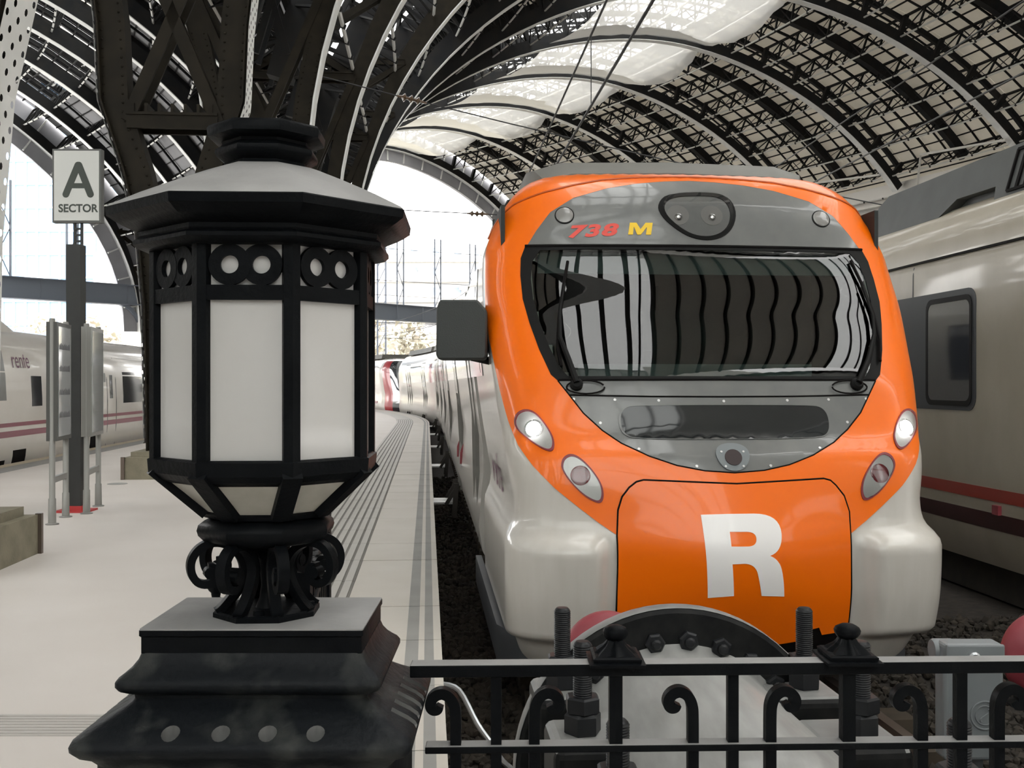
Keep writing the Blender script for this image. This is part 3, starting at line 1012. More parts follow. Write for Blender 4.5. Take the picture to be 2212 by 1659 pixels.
# ---- painted orange mask, grey mask, windscreen
ORANGE = mirror([(0, .62), (.79, .655), (.915, .74), (1.03, .83), (1.19, .96), (1.332, 1.10), (1.444, 1.234), (1.528, 1.402), (1.60, 1.60), (1.665, 1.842), (1.70, 1.97), (1.71, 2.2), (1.70, 2.45), (1.69, 2.7), (1.70, 2.86), (1.74, 3.0), (1.76, 3.1), (1.74, 3.2), (1.66, 3.28), (1.45, 3.34), (1.05, 3.375), (.6, 3.385), (0, 3.39)])
patch('orange_mask', [ORANGE, GREY], 0.006, M['orange'], train, step=0.06)
patch('grey_mask', [GREY, SCREEN], 0.005, M['mask_grey'], train, step=0.06)
patch('screen_surround', [SCREEN, INNER], 0.010, M['black_rubber'], train, step=0.05, thick=0.03)
patch('windscreen', [INNER], 0.006, M['windscreen'], train, step=0.05, thick=0.004)
# crease of the roof cowl and seams
def line_on(pts, r, name, m, off=0.004, n=6):
    mb = MB()
    P = []
    for i in range(len(pts)-1):
        (a, b), (c, d) = pts[i], pts[i+1]
        k = max(1, int(math.hypot(c-a, d-b)/0.06))
        P += [NN(a+(c-a)*j/k, b+(d-b)*j/k, off) for j in range(k)]
    P.append(NN(*pts[-1], off))
    mb.tube(P, r, n)
    return mb.build(name, m, train)
cr = [(1.86, 2.80), (1.62, 2.93), (1.40, 3.03), (1.123, 3.115), (.9, 3.175), (.675, 3.225), (.42, 3.25), (.192, 3.262), (0, 3.265)]
line_on(cr + [(-a, z) for a, z in cr[-2::-1]], 0.011, 'cowl_crease', M['orange_dark'], 0.004)
line_on([(-1.06, 1.572), (-.5, 1.562), (0, 1.560), (.5, 1.562), (1.06, 1.572)], 0.006, 'mask_seam', M['seam'], 0.006)
line_on([(-1.125, 1.675), (0, 1.678), (1.125, 1.675)], 0.008, 'screen_seal', M['seam'], 0.008)
GB = [(a, z) for a, z in GREY if z < 1.68]
GB = sorted(GB, key=lambda q: q[0])
line_on(GB, 0.005, 'mask_edge', M['seam'], 0.006)
line_on([(-1.30, 2.676), (-.6, 2.679), (0, 2.68), (.6, 2.679), (1.30, 2.676)], 0.011, 'screen_head_seal', M['seam'], 0.009)
# ---- nose hatch with the big R
PANEL = [(-.785, .0), (-.8, .3), (-.798, .66), (-.782, .82), (-.752, .905), (-.703, .965), (-.655, 1.0), (-.609, 1.012), (0, .986), (.609, 1.012), (.655, 1.0), (.69, .968), (.745, .90), (.778, .80), (.78, .645), (.785, .3), (.78, .0), (.60, -.02), (.575, .035), (.50, .02), (.49, -.05), (.3, -.075), (.06, -.08), (.05, .0), (.0, .03), (-.05, .0), (-.06, -.08), (-.4, -.08)]
patch('coupler_recess', [[(-.77, -.15), (.77, -.15), (.77, .06), (-.77, .06)]], 0.004, M['seam'], train, step=0.08, thick=0.01)
patch('nose_hatch', [PANEL], 0.014, M['orange'], train, step=0.06, thick=0.03)
line_on([(-.797, -.03), (-.803, .3), (-.803, .66), (-.787, .825), (-.756, .91), (-.706, .97), (-.657, 1.006), (-.609, 1.018), (0, .992), (.609, 1.018), (.657, 1.006), (.694, .973), (.750, .905), (.784, .80), (.786, .645), (.792, .3), (.786, -.03)], 0.006, 'hatch_gap', M['seam'], 0.010)
def curve_pts(pts):
    """pts: (x, y) corner or ('q', cx, cy, x, y) quadratic to x, y"""
    out = []
    for p in pts:
        if p[0] == 'q':
            x0, y0 = out[-1]
            _, cx, cy, x1, y1 = p
            for i in range(1, 9):
                t = i/8
                out.append(((1-t)**2*x0+2*t*(1-t)*cx+t*t*x1, (1-t)**2*y0+2*t*(1-t)*cy+t*t*y1))
        else: out.append(p)
    return out
Rout = curve_pts([(-.255, .797), (-.237, .535), (-.219, .274), (-.053, .288), (-.072, .494), (.0, .497), ('q', .075, .497, .095, .43), ('q', .112, .37, .130, .284), (.289, .272), ('q', .268, .47, .236, .497), ('q', .215, .527, .176, .542), ('q', .262, .565, .266, .672), ('q', .268, .80, .09, .802), (-.08, .802)])
Rin = curve_pts([(-.080, .692), (.03, .691), ('q', .09, .690, .09, .648), ('q', .09, .603, .03, .602), (-.076, .603)])
patch('letter_r', [Rout, Rin], 0.0175, M['letter_white'], train, step=0.05, thick=0.004)
# ---- lamps
HEAD = rounded([(-1.459, 1.401), (-1.43, 1.453), (-1.361, 1.480), (-1.294, 1.458), (-1.234, 1.388), (-1.187, 1.306), (-1.176, 1.245), (-1.192, 1.197), (-1.239, 1.200), (-1.308, 1.238), (-1.394, 1.301), (-1.45, 1.350)], 2)
TAIL = rounded([(-1.146, 1.120), (-1.126, 1.165), (-1.072, 1.186), (-1.008, 1.155), (-.938, 1.081), (-.883, .992), (-.872, .915), (-.893, .864), (-.948, .880), (-1.020, .927), (-1.100, 1.015), (-1.140, 1.080)], 2)
def shrink(lp, k):
    cx = sum(p[0] for p in lp)/len(lp); cy = sum(p[1] for p in lp)/len(lp)
    return [(cx+(x-cx)*k, cy+(y-cy)*k) for x, y in lp]
def disc(s, z, r, off, m, name, parent, depth=0.02, n=24, ball=0.0):
    """round lamp part on the skin"""
    c = Vector(NN(s, z, off)); e = Vector(NN(s, z, off + 0.05))
    ax = (e - c).normalized()
    mb = MB()
    prof = [(r, -depth), (r, 0)]
    if ball:
        prof += [(r*math.cos(a), ball*math.sin(a)) for a in np.linspace(0.2, PI/2*0.98, 5)]
    mb.lathe(prof, n, c, axis=ax)
    return mb.build(name, m, parent)
for sgn in (1, -1):
    f = (lambda lp: lp) if sgn > 0 else mir
    h = patch('headlight', [f(HEAD), f(shrink(HEAD, .90))], 0.014, M['lamp_rim'], train, step=0.05)
    patch('reflector_bowl', [f(shrink(HEAD, .93))], 0.009, M['lamp_bowl'], h, step=0.05, thick=0.006)
    disc(-1.314*sgn, 1.345, 0.066, 0.010, M['reflector'], 'bulb_ring', h, 0.01)
    disc(-1.314*sgn, 1.345, 0.052, 0.013, M['lamp_on'], 'bulb', h, 0.01, ball=0.012)
    t = patch('tail_light', [f(TAIL), f(shrink(TAIL, .90))], 0.014, M['lamp_rim'], train, step=0.05)
    patch('reflector_bowl', [f(shrink(TAIL, .93))], 0.009, M['lamp_bowl'], t, step=0.05, thick=0.006)
    disc(-1.022*sgn, 1.045, 0.066, 0.012, M['lamp_red'], 'red_lens', t, 0.012, ball=0.004)
    patch('cover_glass', [f(shrink(TAIL, .91))], 0.017, M['lamp_cover'], t, step=0.06, thick=0.002)
    patch('cover_glass', [f(shrink(HEAD, .91))], 0.028, M['lamp_cover'], h, step=0.06, thick=0.002)
    m_ = disc(-.995*sgn, 2.918, 0.074, 0.008, M['black_rubber'], 'marker_lamp', train, 0.015)
    disc(-.995*sgn, 2.918, 0.066, 0.011, M['marker_lens'], 'lens', m_, 0.01, ball=0.008)
TOP = rounded([(-.19, 3.10), (.16, 3.115), (.285, 3.07), (.325, 2.94), (.265, 2.795), (.13, 2.725), (-.03, 2.735), (-.16, 2.81), (-.27, 2.92), (-.285, 3.02)], 2)
h = patch('roof_headlight', [TOP, shrink(TOP, .85)], 0.014, M['black_rubber'], train, step=0.05)
patch('lamp_tray', [shrink(TOP, .9)], 0.008, M['mask_grey'], h, step=0.05, thick=0.004)
for s_ in (-.135, .125):
    disc(s_, 2.925, 0.085, 0.010, M['marker_lens'], 'reflector_bowl', h, 0.01)
    disc(s_, 2.905, 0.030, 0.018, M['reflector'], 'bulb', h, 0.01, ball=0.02)
patch('lamp_glass', [shrink(TOP, .9)], 0.045, M['lamp_cover'], h, step=0.06, thick=0.003)
# lower glazed slot, sensor
SLOT = rounded([(-.722, 1.30), (-.722, 1.485), (-.56, 1.502), (.56, 1.502), (.722, 1.485), (.722, 1.30), (.56, 1.275), (-.56, 1.275)], 3)
patch('slot_window', [SLOT], 0.010, M['slot_glass'], train, step=0.06, thick=0.006)
patch('slot_frame', [shrink(SLOT, 1.02), SLOT], 0.012, M['mask_grey'], train, step=0.06)
SENS = rounded([(-.06, 1.245), (.06, 1.245), (.118, 1.20), (.105, 1.13), (.05, 1.072), (-.05, 1.072), (-.105, 1.13), (-.118, 1.20)], 2)
q = patch('sensor_plate', [SENS], 0.016, M['sensor_grey'], train, step=0.05)
disc(0, 1.156, 0.058, 0.020, M['lens_dark'], 'lens', q, 0.01)
for a, b in ((-.075, 1.19), (.075, 1.19), (-.06, 1.10), (.06, 1.10)):
    disc(a, b, 0.008, 0.019, M['alu'], 'screw', q, 0.006, n=8)
for a, b in ((-1.03, 1.545), (-.75, 1.54), (-.45, 1.535), (.0, 1.53), (.45, 1.535), (.75, 1.54), (1.03, 1.545), (-.86, 1.385), (-.62, 1.215), (-.25, 1.105), (.25, 1.105), (.62, 1.215), (.86, 1.385)):
    disc(a, b, 0.010, 0.008, M['alu'], 'mask_screw', train, 0.008, n=8)
# lettering
def text_mesh(body, bold=0.0, shear=0.0, spacing=1.0):
    cu = bpy.data.curves.new('text', 'FONT')
    cu.body = body; cu.offset = bold; cu.shear = shear; cu.size = 1.0; cu.space_character = spacing
    cu.resolution_u = 6
    o = bpy.data.objects.new('text', cu)
    C.objects.link(o)
    dg = bpy.context.evaluated_depsgraph_get()
    me = bpy.data.meshes.new_from_object(o.evaluated_get(dg))
    vs = np.array([v.co[:2] for v in me.vertices]); fs = [tuple(p.vertices) for p in me.polygons]
    bpy.data.objects.remove(o); bpy.data.curves.remove(cu); bpy.data.meshes.remove(me)
    lo, hi = vs.min(0), vs.max(0)
    return (vs - lo) / (hi - lo), fs
def lettering(name, body, m, parent, place, **kw):
    vs, fs = text_mesh(body, **kw)
    return MB().add([place(x, y) for x, y in vs], fs).build(name, m, parent, angle=0, fix=False)
lettering('unit_number', '738', M['num_red'], train, lambda x, y: NN(-.975 + .385*x, 2.735 + .10*y + .022*x, 0.009), bold=0.045, shear=0.25, spacing=1.15)
MP = [(0, 0), (.10, 1), (.36, 1), (.50, .46), (.72, 1), (1, 1), (.90, 0), (.70, 0), (.765, .66), (.50, 0), (.36, 0), (.245, .66), (.19, 0)]
patch('unit_letter', [[(-.525 + .192*x, 2.766 + .094*y) for x, y in MP]], 0.010, M['num_yellow'], train, step=.08, thick=.003)
# ---- wipers
for sgn in (1, -1):
    w = None
    base = (-1.005, 1.640) if sgn > 0 else (.975, 1.640)
    mb = MB()
    mb.lathe([(0.045, -0.02), (0.045, 0.03), (0.03, 0.045)], 14, NN(*base, 0.0), axis=(Vector(NN(*base, .1)) - Vector(NN(*base, 0))))
    w = mb.build('wiper', M['black_rubber'], train)
    mb = MB()
    path = [base, (-1.05, 1.80), (-1.095, 1.95), (-1.08, 2.15), (-1.03, 2.35)] if sgn > 0 else [(.975, 1.64), (1.09, 1.80), (1.185, 1.98), (1.215, 2.12), (1.20, 2.35)]
    mb.tube([NN(a, b, 0.05) for a, b in path], [0.022, 0.02, 0.016, 0.012, 0.01], 8)
    mb.build('arm', M['black_rubber'], w)
    mb = MB()
    mb.tube([NN(a, b, 0.028) for a, b in ([(-1.10, 1.76), (-1.115, 1.9), (-1.09, 2.1), (-1.05, 2.3), (-.992, 2.54)] if sgn > 0 else [(1.19, 1.80), (1.23, 1.95), (1.24, 2.15), (1.21, 2.4), (1.17, 2.57)])], 0.012, 6)
    mb.build('blade', M['seam'], w)
    mb = MB()
    mb.tube([NN(base[0]+.13*math.cos(a)*sgn+.06*sgn, base[1]+.045*math.sin(a)-.02, 0.022) for a in np.linspace(.3, 2*PI, 20)], 0.006, 6)
    mb.build('washer_hose', M['seam'], w)
# ---- cab interior behind the glass
mb = MB()
def tb(u0, u1, w0, w1, z0, z1, mbx):
    p = [nose_world((u, w, z)) for z in (z0, z1) for u, w in ((u0, w0), (u1, w0), (u1, w1), (u0, w1))]
    mbx.hexa(p)
tb(-1.45, 1.45, 2.55, 2.6, 1.2, 3.1, mb); tb(-1.42, 1.42, 0.75, 2.6, 1.15, 1.2, mb); tb(-1.3, 1.3, 1.3, 2.6, 2.9, 2.95, mb)
tb(-1.47, -1.44, 1.25, 2.6, 1.2, 3.0, mb); tb(1.44, 1.47, 1.25, 2.6, 1.2, 3.0, mb)
mb.build('cab_lining', M['cab_dark'], train, angle=0)
mb = MB(); tb(-1.05, 1.05, 0.80, 1.35, 1.52, 1.66, mb); tb(-.9, .9, 1.15, 1.35, 1.66, 1.80, mb)
mb.build('driving_desk', M['cab_desk'], train, angle=0)
mb = MB(); tb(-.28, .28, 1.75, 1.87, 1.5, 2.25, mb); tb(-.15, .15, 1.77, 1.85, 2.25, 2.45, mb)
mb.build('driver_seat', M['cab_dark'], train, angle=0)
mb = MB(); tb(-1.2, 1.2, 1.18, 1.2, 2.48, 2.64, mb)
mb.build('sun_blind', M['cab_desk'], train, angle=0)
# ---- roof cowl, underframe, coupler pocket
mb = MB()
rings = []
for w, hz, hw in ((1.85, 3.37, 1.06), (2.05, 3.50, 1.14), (2.4, 3.55, 1.17), (7.5, 3.55, 1.17)):
    ring = [(-hw-.06, 3.20), (-hw, hz-.07), (-hw*.8, hz), (0, hz+.02), (hw*.8, hz), (hw, hz-.07), (hw+.06, 3.20)]
    rings.append([nose_world((u, w, z)) for u, z in ring])
mb.rings(rings)
mb.build('roof_cowl', M['roof_grey'], train)
mb = MB()
tb(-1.05, 1.05, 0.75, 5.0, -.60, -.30, mb); tb(-.5, .5, 0.35, 0.8, -.42, -.06, mb)
mb.build('underframe', M['underframe'], train, angle=0)
mb = MB()
pl = [(-1.52, 1.0), (-1.40, .66), (-1.2, .5), (-1.14, .56), (-1.34, .72), (-1.46, 1.02), (-1.47, 4), (-1.53, 4)]
for sg in (1, -1):
    mb = MB(); mb.prism([(u*sg, w) for u, w in pl], lambda u, w, t: nose_world((u, w, t)), -.36, -.10)
    mb.build('side_skirt', M['skirt_grey'], train)
# mirror / camera housing
mb = MB()
ring = [(-.52, 2.26), (-.545, 2.2), (-.55, 1.86), (-.53, 1.825), (-.20, 1.825), (-.18, 1.85), (-.18, 2.18), (-.25, 2.26)]
def mw(x, y, t): return (x + 0.0, 7.35 + t, y)
mb.rings([[mw(x, y, 0.0) for x, y in ring], [mw(x, y, 0.30) for x, y in ring]])
mi_ = mb.build('mirror_housing', M['mirror_grey'], train)
bv = mi_.modifiers.new('edge', 'BEVEL'); bv.width = 0.02; bv.segments = 2
mb = MB(); mb.tube([(-.30, 7.5, 1.85), (-.05, 7.9, 1.80)], 0.03, 8); mb.build('bracket', M['black_rubber'], mi_)

# ---- coaches behind the nose
def outline(zlist=None):
    zl = [-.34, -.2, -.05, .2, .72, 1.0, 1.3, 1.8, 2.3, 2.62, 2.8, 2.95, 3.08, 3.2, 3.28, 3.34, 3.38, 3.41]
    r = [(max(BH(z), 1.46 if .7 < z < 1.0 else 0), z) for z in zl]
    return [(-u, z) for u, z in r] + [(u, z) for u, z in reversed(r)]
AX = 2.024
def loft(mb, ring, s0, s1, axis, step=1.5):
    n = max(1, int(math.ceil((s1-s0)/step)))
    mb.rings([[SP(s0+(s1-s0)*i/n, axis+u, z) for u, z in ring] for i in range(n+1)])
    return mb
def side_u(z): return BH(z)
def side_panel(mb, s0, s1, z0, z1, axis, sgn=-1, out=0.006, su=side_u, step=1.2, inn=0.03, nz=4):
    n = max(1, int(math.ceil((s1-s0)/step)))
    rings = []
    for i in range(n+1):
        s = s0+(s1-s0)*i/n
        zz = [z0+(z1-z0)*j/nz for j in range(nz+1)]
        rings.append([SP(s, axis+sgn*(su(z)+out), z) for z in zz] + [SP(s, axis+sgn*(su(z)-inn), z) for z in reversed(zz)])
    mb.rings(rings)
    return mb
NS = 6.404
car_bounds = [(NS+3.95, 27.4), (27.9, 43.6), (44.1, 62.2)]
steps_s = [16.75, 24.0, 31.3, 38.9, 46.4, 53.6, 59.5]
for ci, (s0, s1) in enumerate(car_bounds):
    body = loft(MB(), outline(), s0, s1, AX).build('coach_body', M['train_white'], train)
    mb = MB()
    s = s0 + (0.3 if ci else -2.6)
    edges = [s] + [x for x in steps_s if s0 < x < s1] + [s1]
    for a, b in zip(edges[:-1], edges[1:]):
        for sg_ in (-1, 1):
            mb = MB(); side_panel(mb, a + 0.85, b - 0.85, 1.72, 2.62, AX, sgn=sg_)
            mb.build('window_band', M['side_glass'], body)
    for x in steps_s:
        if not s0 < x < s1: continue
        mb = MB()
        for e in (-0.66, -0.01, 0.64): side_panel(mb, x + e, x + e + 0.025, -.02, 2.75, AX, out=0.012)
        side_panel(mb, x - 0.66, x + 0.66, 2.73, 2.76, AX, out=0.012)
        dr = mb.build('door', M['roof_grey'], body)
        for e in (-.3, .3):
            mb = MB(); side_panel(mb, x + e - .2, x + e + .2, 1.5, 2.5, AX, out=0.01)
            mb.build('door_window', M['side_glass'], body)
        for e in ((-.79, .79) if x < 20 else ()):
            mb = MB(); side_panel(mb, x + e - .015, x + e + .015, .4, .75, AX, out=0.01)
            mb.build('door_marker', M['red_disc'], body)
    mb = MB()
    ring = [(-1.2, 3.36), (-1.12, 3.62), (-.8, 3.66), (.8, 3.66), (1.12, 3.62), (1.2, 3.36)]
    for a, b in ((s0 + 1.0 + 3*(ci == 0), s0 + (s1-s0)*.45), (s0 + (s1-s0)*.52, s1 - 0.6)):
        loft(mb, ring, a, b, AX)
    mb.build('roof_unit', M['roof_grey'], body)
    mb = MB(); loft(mb, [(-1.2, -.58), (-1.2, -.3), (1.2, -.3), (1.2, -.58)], s0, s1, AX)
    mb.build('underframe', M['underframe'], body, angle=0)
mb = MB()
for a, b in ((27.3, 28.0), (43.5, 44.2)):
    loft(mb, [(u*.93, z*.97) for u, z in outline()], a, b, AX)
mb.build('gangway_bellows', M['seam'], train, angle=0)
for x in steps_s:
    mb = MB()
    c = SP(x, .285, -.27)
    mb.box(c, (.38, .62, .035), rz=heading(x))
    for e in (-.2, -.1, 0, .1, .2):
        mb.box(SP(x + e, .285, -.25), (.36, .03, .012), rz=heading(x))
    st = mb.build('boarding_step', M['alu'], train, angle=0)
    mb = MB()
    for e in (-.34, .34):
        mb = MB()
        mb.bar(SP(x + e, .30, -.29), SP(x + e, .47, -.02), .04, .06)
        mb.bar(SP(x + e, .43, -.5), SP(x + e, .47, .05), .05, .08)
        mb.build('step_hinge', M['underframe'], st, angle=0)
# tail end of this unit
def nose_end(parent, s_tip, length, axis, mats_a, mats_b, sgn, name):
    """simple rounded cab end lofted along the line; sgn +1: tip at larger s"""
    rings = []
    for f in (0, .25, .5, .7, .85, .95, 1.0):
        k = 1 - .42 * f**3
        rings.append([SP(s_tip - sgn*length*(1-f) - sgn*max(0, (z-1.0))*.42*f, axis + u*k, z if z < 2.6 else 2.6+(z-2.6)*(1-.25*f)) for u, z in outline()])
    return MB().rings(rings).build(name, mats_a, parent)
nose_end(train, 64.8, 2.7, AX, M['train_white'], None, 1, 'tail_nose')
# wordmark on the nose flank
lettering('wordmark', 'renfe', M['purple'], train, lambda x, y: NN(-(3.55 - 1.0*x), .80 + .30*y, 0.006), bold=0.0)
mb = MB()
for w_ in (4.55, 5.3):
    side_panel(mb, NS + w_, NS + w_ + 0.03, -.05, 2.7, AX, out=0.012)
mb.build('cab_door_gap', M['roof_grey'], train)
mb = MB(); side_panel(mb, NS + 2.5, NS + 4.4, 1.75, 2.5, AX, out=0.008)
mb.build('cab_side_window', M['side_glass'], train)

# ---- second unit, red nose, further round the curve
t2 = thing('commuter_train', 'distant white train unit with red nose beyond the curve', 'train', SP(66.0, AX, PIT))
loft(MB(), outline(), 69.2, 92, AX).build('coach_body', M['talgo_white'], t2)
def nose_part(f0, f1, m, name):
    rings = []
    for f in np.linspace(f0, f1, 5):
        k = 1 - .42*f**3
        rings.append([SP(65.9 + 3.3*(1-f) + max(0, (z-1.0))*.42*f, AX + u*k, z if z < 2.6 else 2.6+(z-2.6)*(1-.25*f)) for u, z in outline()])
    return MB().rings(rings).build(name, m, t2)
nose_part(0, .45, M['talgo_white'], 'nose_shell'); nose_part(.45, .8, M['red_nose'], 'nose_ring'); nose_part(.8, 1.0, M['side_glass'], 'nose_glass')
mb = MB(); side_panel(mb, 70.5, 90, 1.7, 2.6, AX); mb.build('window_band', M['side_glass'], t2)
mb = MB(); loft(mb, [(-1.2, 3.36), (-1.12, 3.66), (1.12, 3.66), (1.2, 3.36)], 69.5, 91, AX); mb.build('roof_unit', M['roof_grey'], t2)
mb = MB(); side_panel(mb, 69.5, 91, .35, .5, AX, out=0.01); mb.build('stripe', M['plum'], t2)
mb = MB(); loft(mb, [(-1.2, -.58), (-1.2, -.3), (1.2, -.3), (1.2, -.58)], 66.5, 91, AX); mb.build('underframe', M['underframe'], t2, angle=0)

# ---- cream train on the next track
CX = 7.50
t3 = thing('passenger_train', 'cream train with red and maroon stripes and dark window band', 'train', SP(8, CX, PIT))
cr_out = [(1.30, -.34), (1.40, -.13), (1.455, .2), (1.46, 1.0), (1.46, 2.4), (1.45, 3.05), (1.43, 3.13), (1.40, 3.17), (1.39, 3.3), (1.33, 3.5), (1.20, 3.68), (1.02, 3.80), (.6, 3.9)]
cring = [(-u, z) for u, z in cr_out] + [(u, z) for u, z in reversed(cr_out)]
cz = np.array([q[1] for q in cr_out]); cu_ = np.array([q[0] for q in cr_out])
cs = lambda z: float(np.interp(z, cz, cu_))
body = loft(MB(), cring, 6.8, 30, CX).build('coach_body', M['cream'], t3)
loft(MB(), cring, 30.6, 56, CX).build('coach_body', M['cream'], t3)
kw = dict(su=cs)
def csurf(x, z, o): return SP(x, CX - cs(z) - o, z)
def rrect(a, b, z0, z1, r, k=5):
    out = []
    for cx, cz, a0 in ((b-r, z1-r, 0), (a+r, z1-r, PI/2), (a+r, z0+r, PI), (b-r, z0+r, 1.5*PI)):
        out += [(cx + r*math.cos(a0 + PI/2*i/k), cz + r*math.sin(a0 + PI/2*i/k)) for i in range(k+1)]
    return out
patch('window_band', [rrect(10.78, 29.5, 1.35, 2.73, .16)], .006, M['skirt_grey'], body, step=.5, surf=csurf)
for a, b in ((10.86, 11.90), (14.6, 15.9), (17.0, 18.3), (19.4, 20.7), (21.8, 23.1)):
    wf = patch('window_frame', [rrect(a, b, 1.40, 2.66, .12), rrect(a + .045, b - .045, 1.46, 2.60, .09)], .014, M['black_rubber'], body, step=.3, surf=csurf)
    patch('window_pane', [rrect(a + .04, b - .04, 1.45, 2.61, .09)], .010, M['side_glass'], wf, step=.3, surf=csurf)
mb = MB(); side_panel(mb, 6.8, 30, .395, .53, CX, **kw); mb.build('stripe', M['red_stripe'], body)
mb = MB(); side_panel(mb, 6.8, 30, .085, .265, CX, **kw); mb.build('stripe', M['maroon'], body)
mb = MB(); side_panel(mb, 6.8, 30, 3.13, 3.16, CX, out=0.02, **kw); mb.build('gutter', M['seam'], body)
mb = MB(); side_panel(mb, 12.25, 12.27, 2.7, 3.1, CX, out=0.004, **kw); mb.build('panel_joint', M['skirt_grey'], body)
mb = MB(); c = SP(10.35, CX - 1.47, .31); mb.box(c, (.05, .12, .10), rz=PH0); mb.build('door_button', M['red_disc'], body)
mb = MB()
# roof fairing with notch, grille, hose
f0, f1 = (-1.13, 3.72), (-.95, 4.32)
def fp(s, k, o=0.0): return SP(s, CX + f0[0] + (f1[0]-f0[0])*k - o, f0[1] + (f1[1]-f0[1])*k)
V = []
edge = [(7, 0), (11.0, 0), (11.05, .28), (11.9, .30), (12.25, .02), (14.3, 0), (14.25, .80), (14.0, 1.0), (7, 1.0)]
for o in (0.0, -0.25):
    V += [fp(s, k, o) for s, k in edge]
ne = len(edge)
mb.add(V, [tuple(range(ne)), tuple(range(2*ne-1, ne-1, -1))] + [(j, (j+1) % ne, ne+(j+1) % ne, ne+j) for j in range(ne)])
fa = mb.build('roof_fairing', M['fairing'], body, angle=0)
mb = MB(); mb.add([fp(10.9, 0, -.3), fp(12.4, 0, -.3), fp(12.4, .4, -.3), fp(10.9, .4, -.3)], [(0, 1, 2, 3)]); mb.build('notch_back', M['seam'], body, angle=0, fix=False)
mb = MB()
for q in range(9):
    a = 9.3 + q*0.16
    mb.bar(fp(a, .12, .012), fp(a, .85, .012), .05, .02)
mb.bar(fp(9.2, .1, .01), fp(10.75, .1, .01), .03, .03); mb.bar(fp(9.2, .88, .01), fp(10.75, .88, .01), .03, .03); mb.bar(fp(10.75, .1, .01), fp(10.75, .88, .01), .03, .03)
mb.build('roof_grille', M['seam'], fa, angle=0)
mb = MB(); mb.tube([fp(10.9, 1.0, -.2), fp(10.85, 1.18, -.25), fp(10.6, 1.34, -.3), fp(10.0, 1.38, -.3), fp(9.0, 1.38, -.3)], .045, 10); mb.build('roof_hose', M['pipe_rust'], body)
mb = MB(); loft(mb, [(-1.15, -.75), (-1.15, -.3), (1.15, -.3), (1.15, -.75)], 7.2, 56, CX); mb.build('underframe', M['underframe'], t3, angle=0)
mb = MB(); loft(mb, [(-.95, 3.75), (-.9, 4.3), (.9, 4.3), (.95, 3.75)], 7, 13.6, CX); mb.build('roof_unit', M['fairing'], body, angle=0)

# ---- white train with plum stripes on the far side of the platform
LX = -10.32
t4 = thing('passenger_train', 'glossy white train with two plum stripes and a purple wordmark', 'train', SP(14, LX, PIT))
lo_ = [(1.22, -.6), (1.36, -.3), (1.44, .1), (1.47, .6), (1.47, 1.3), (1.44, 1.9), (1.36, 2.35), (1.20, 2.66), (.95, 2.84), (.5, 2.93)]
lring = [(-u, z) for u, z in lo_] + [(u, z) for u, z in reversed(lo_)]
lz = np.array([q[1] for q in lo_]); lu = np.array([q[0] for q in lo_])
lsu = lambda z: float(np.interp(z, lz, lu))
kw = dict(su=lsu, sgn=1)
def lcar(s0, s1):
    b = loft(MB(), lring, s0, s1, LX).build('coach_body', M['talgo_white'], t4)
    for z0, z1 in ((.735, .82), (.515, .645)):
        mb = MB(); side_panel(mb, s0 + .1, s1 - .1, z0, z1, LX, **kw); mb.build('stripe', M['plum'], b)
    return b
b0 = lcar(9.5, 21.05)
mb = MB(); loft(mb, [(-1.1, 2.6), (-.8, 3.4), (.8, 3.4), (1.1, 2.6)], 10, 22.6, LX)
mb.rings([[SP(22.6, LX+u, z) for u, z in ((-1.1, 2.6), (-.8, 3.4), (.8, 3.4), (1.1, 2.6))], [SP(24.5, LX+u, z) for u, z in ((-1.05, 2.6), (-.8, 2.75), (.8, 2.75), (1.05, 2.6))]])
mb.build('roof_hood', M['talgo_white'], b0, angle=0)
b1 = lcar(21.3, 27.9)
b2 = lcar(28.25, 41.0)
b3 = lcar(41.3, 60.0)
mb = MB(); loft(mb, [(u*.94, z*.96) for u, z in lring], 20.9, 41.4, LX); mb.build('gangway_bellows', M['seam'], t4)
def lwin(b, a0, a1, z0, z1, m, name='window_pane'):
    mb = MB(); side_panel(mb, a0, a1, z0, z1, LX, **kw); return mb.build(name, m, b)
lwin(b1, 21.95, 22.3, 1.30, 2.36, M['mask_grey']); lwin(b1, 23.7, 24.3, 1.15, 1.83, M['side_glass']); lwin(b1, 26.3, 27.6, 1.15, 1.8, M['side_glass'])
lwin(b2, 28.7, 29.0, 1.7, 1.95, M['mask_grey'], 'door_display'); lwin(b2, 29.35, 29.6, 1.25, 1.9, M['side_glass'], 'door_window')
lwin(b2, 30.6, 32.6, 1.1, 2.0, M['side_glass']); lwin(b2, 33.4, 35.4, 1.1, 2.0, M['side_glass']); lwin(b2, 36.2, 38.2, 1.1, 2.0, M['side_glass'])
mb = MB()
for a in (29.1, 29.9):
    side_panel(mb, a, a + .03, -.1, 2.4, LX, out=.01, **kw)
mb.build('door_gap', M['mask_grey'], b2)
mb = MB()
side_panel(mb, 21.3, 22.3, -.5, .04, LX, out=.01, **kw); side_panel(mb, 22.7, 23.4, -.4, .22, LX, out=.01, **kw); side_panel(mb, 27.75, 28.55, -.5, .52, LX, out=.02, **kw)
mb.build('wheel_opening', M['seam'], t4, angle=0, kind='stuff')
lettering('wordmark', 'renfe', M['purple'], t4, lambda x, y: SP(22.75 + .95*x, LX + lsu(2.02 + .4*y) + .012, 2.0 + .36*y), bold=0.0)
mb = MB()
c = SP(23.4, LX + .3, 2.93)
mb.lathe([(.16, 0), (.18, .06), (.12, .12), (.18, .17), (.12, .23), (.17, .28), (.1, .36)], 12, c)
mb.build('roof_insulator', M['insulator'], b1)
mb = MB()
c = SP(31.4, LX + .3, 2.93)
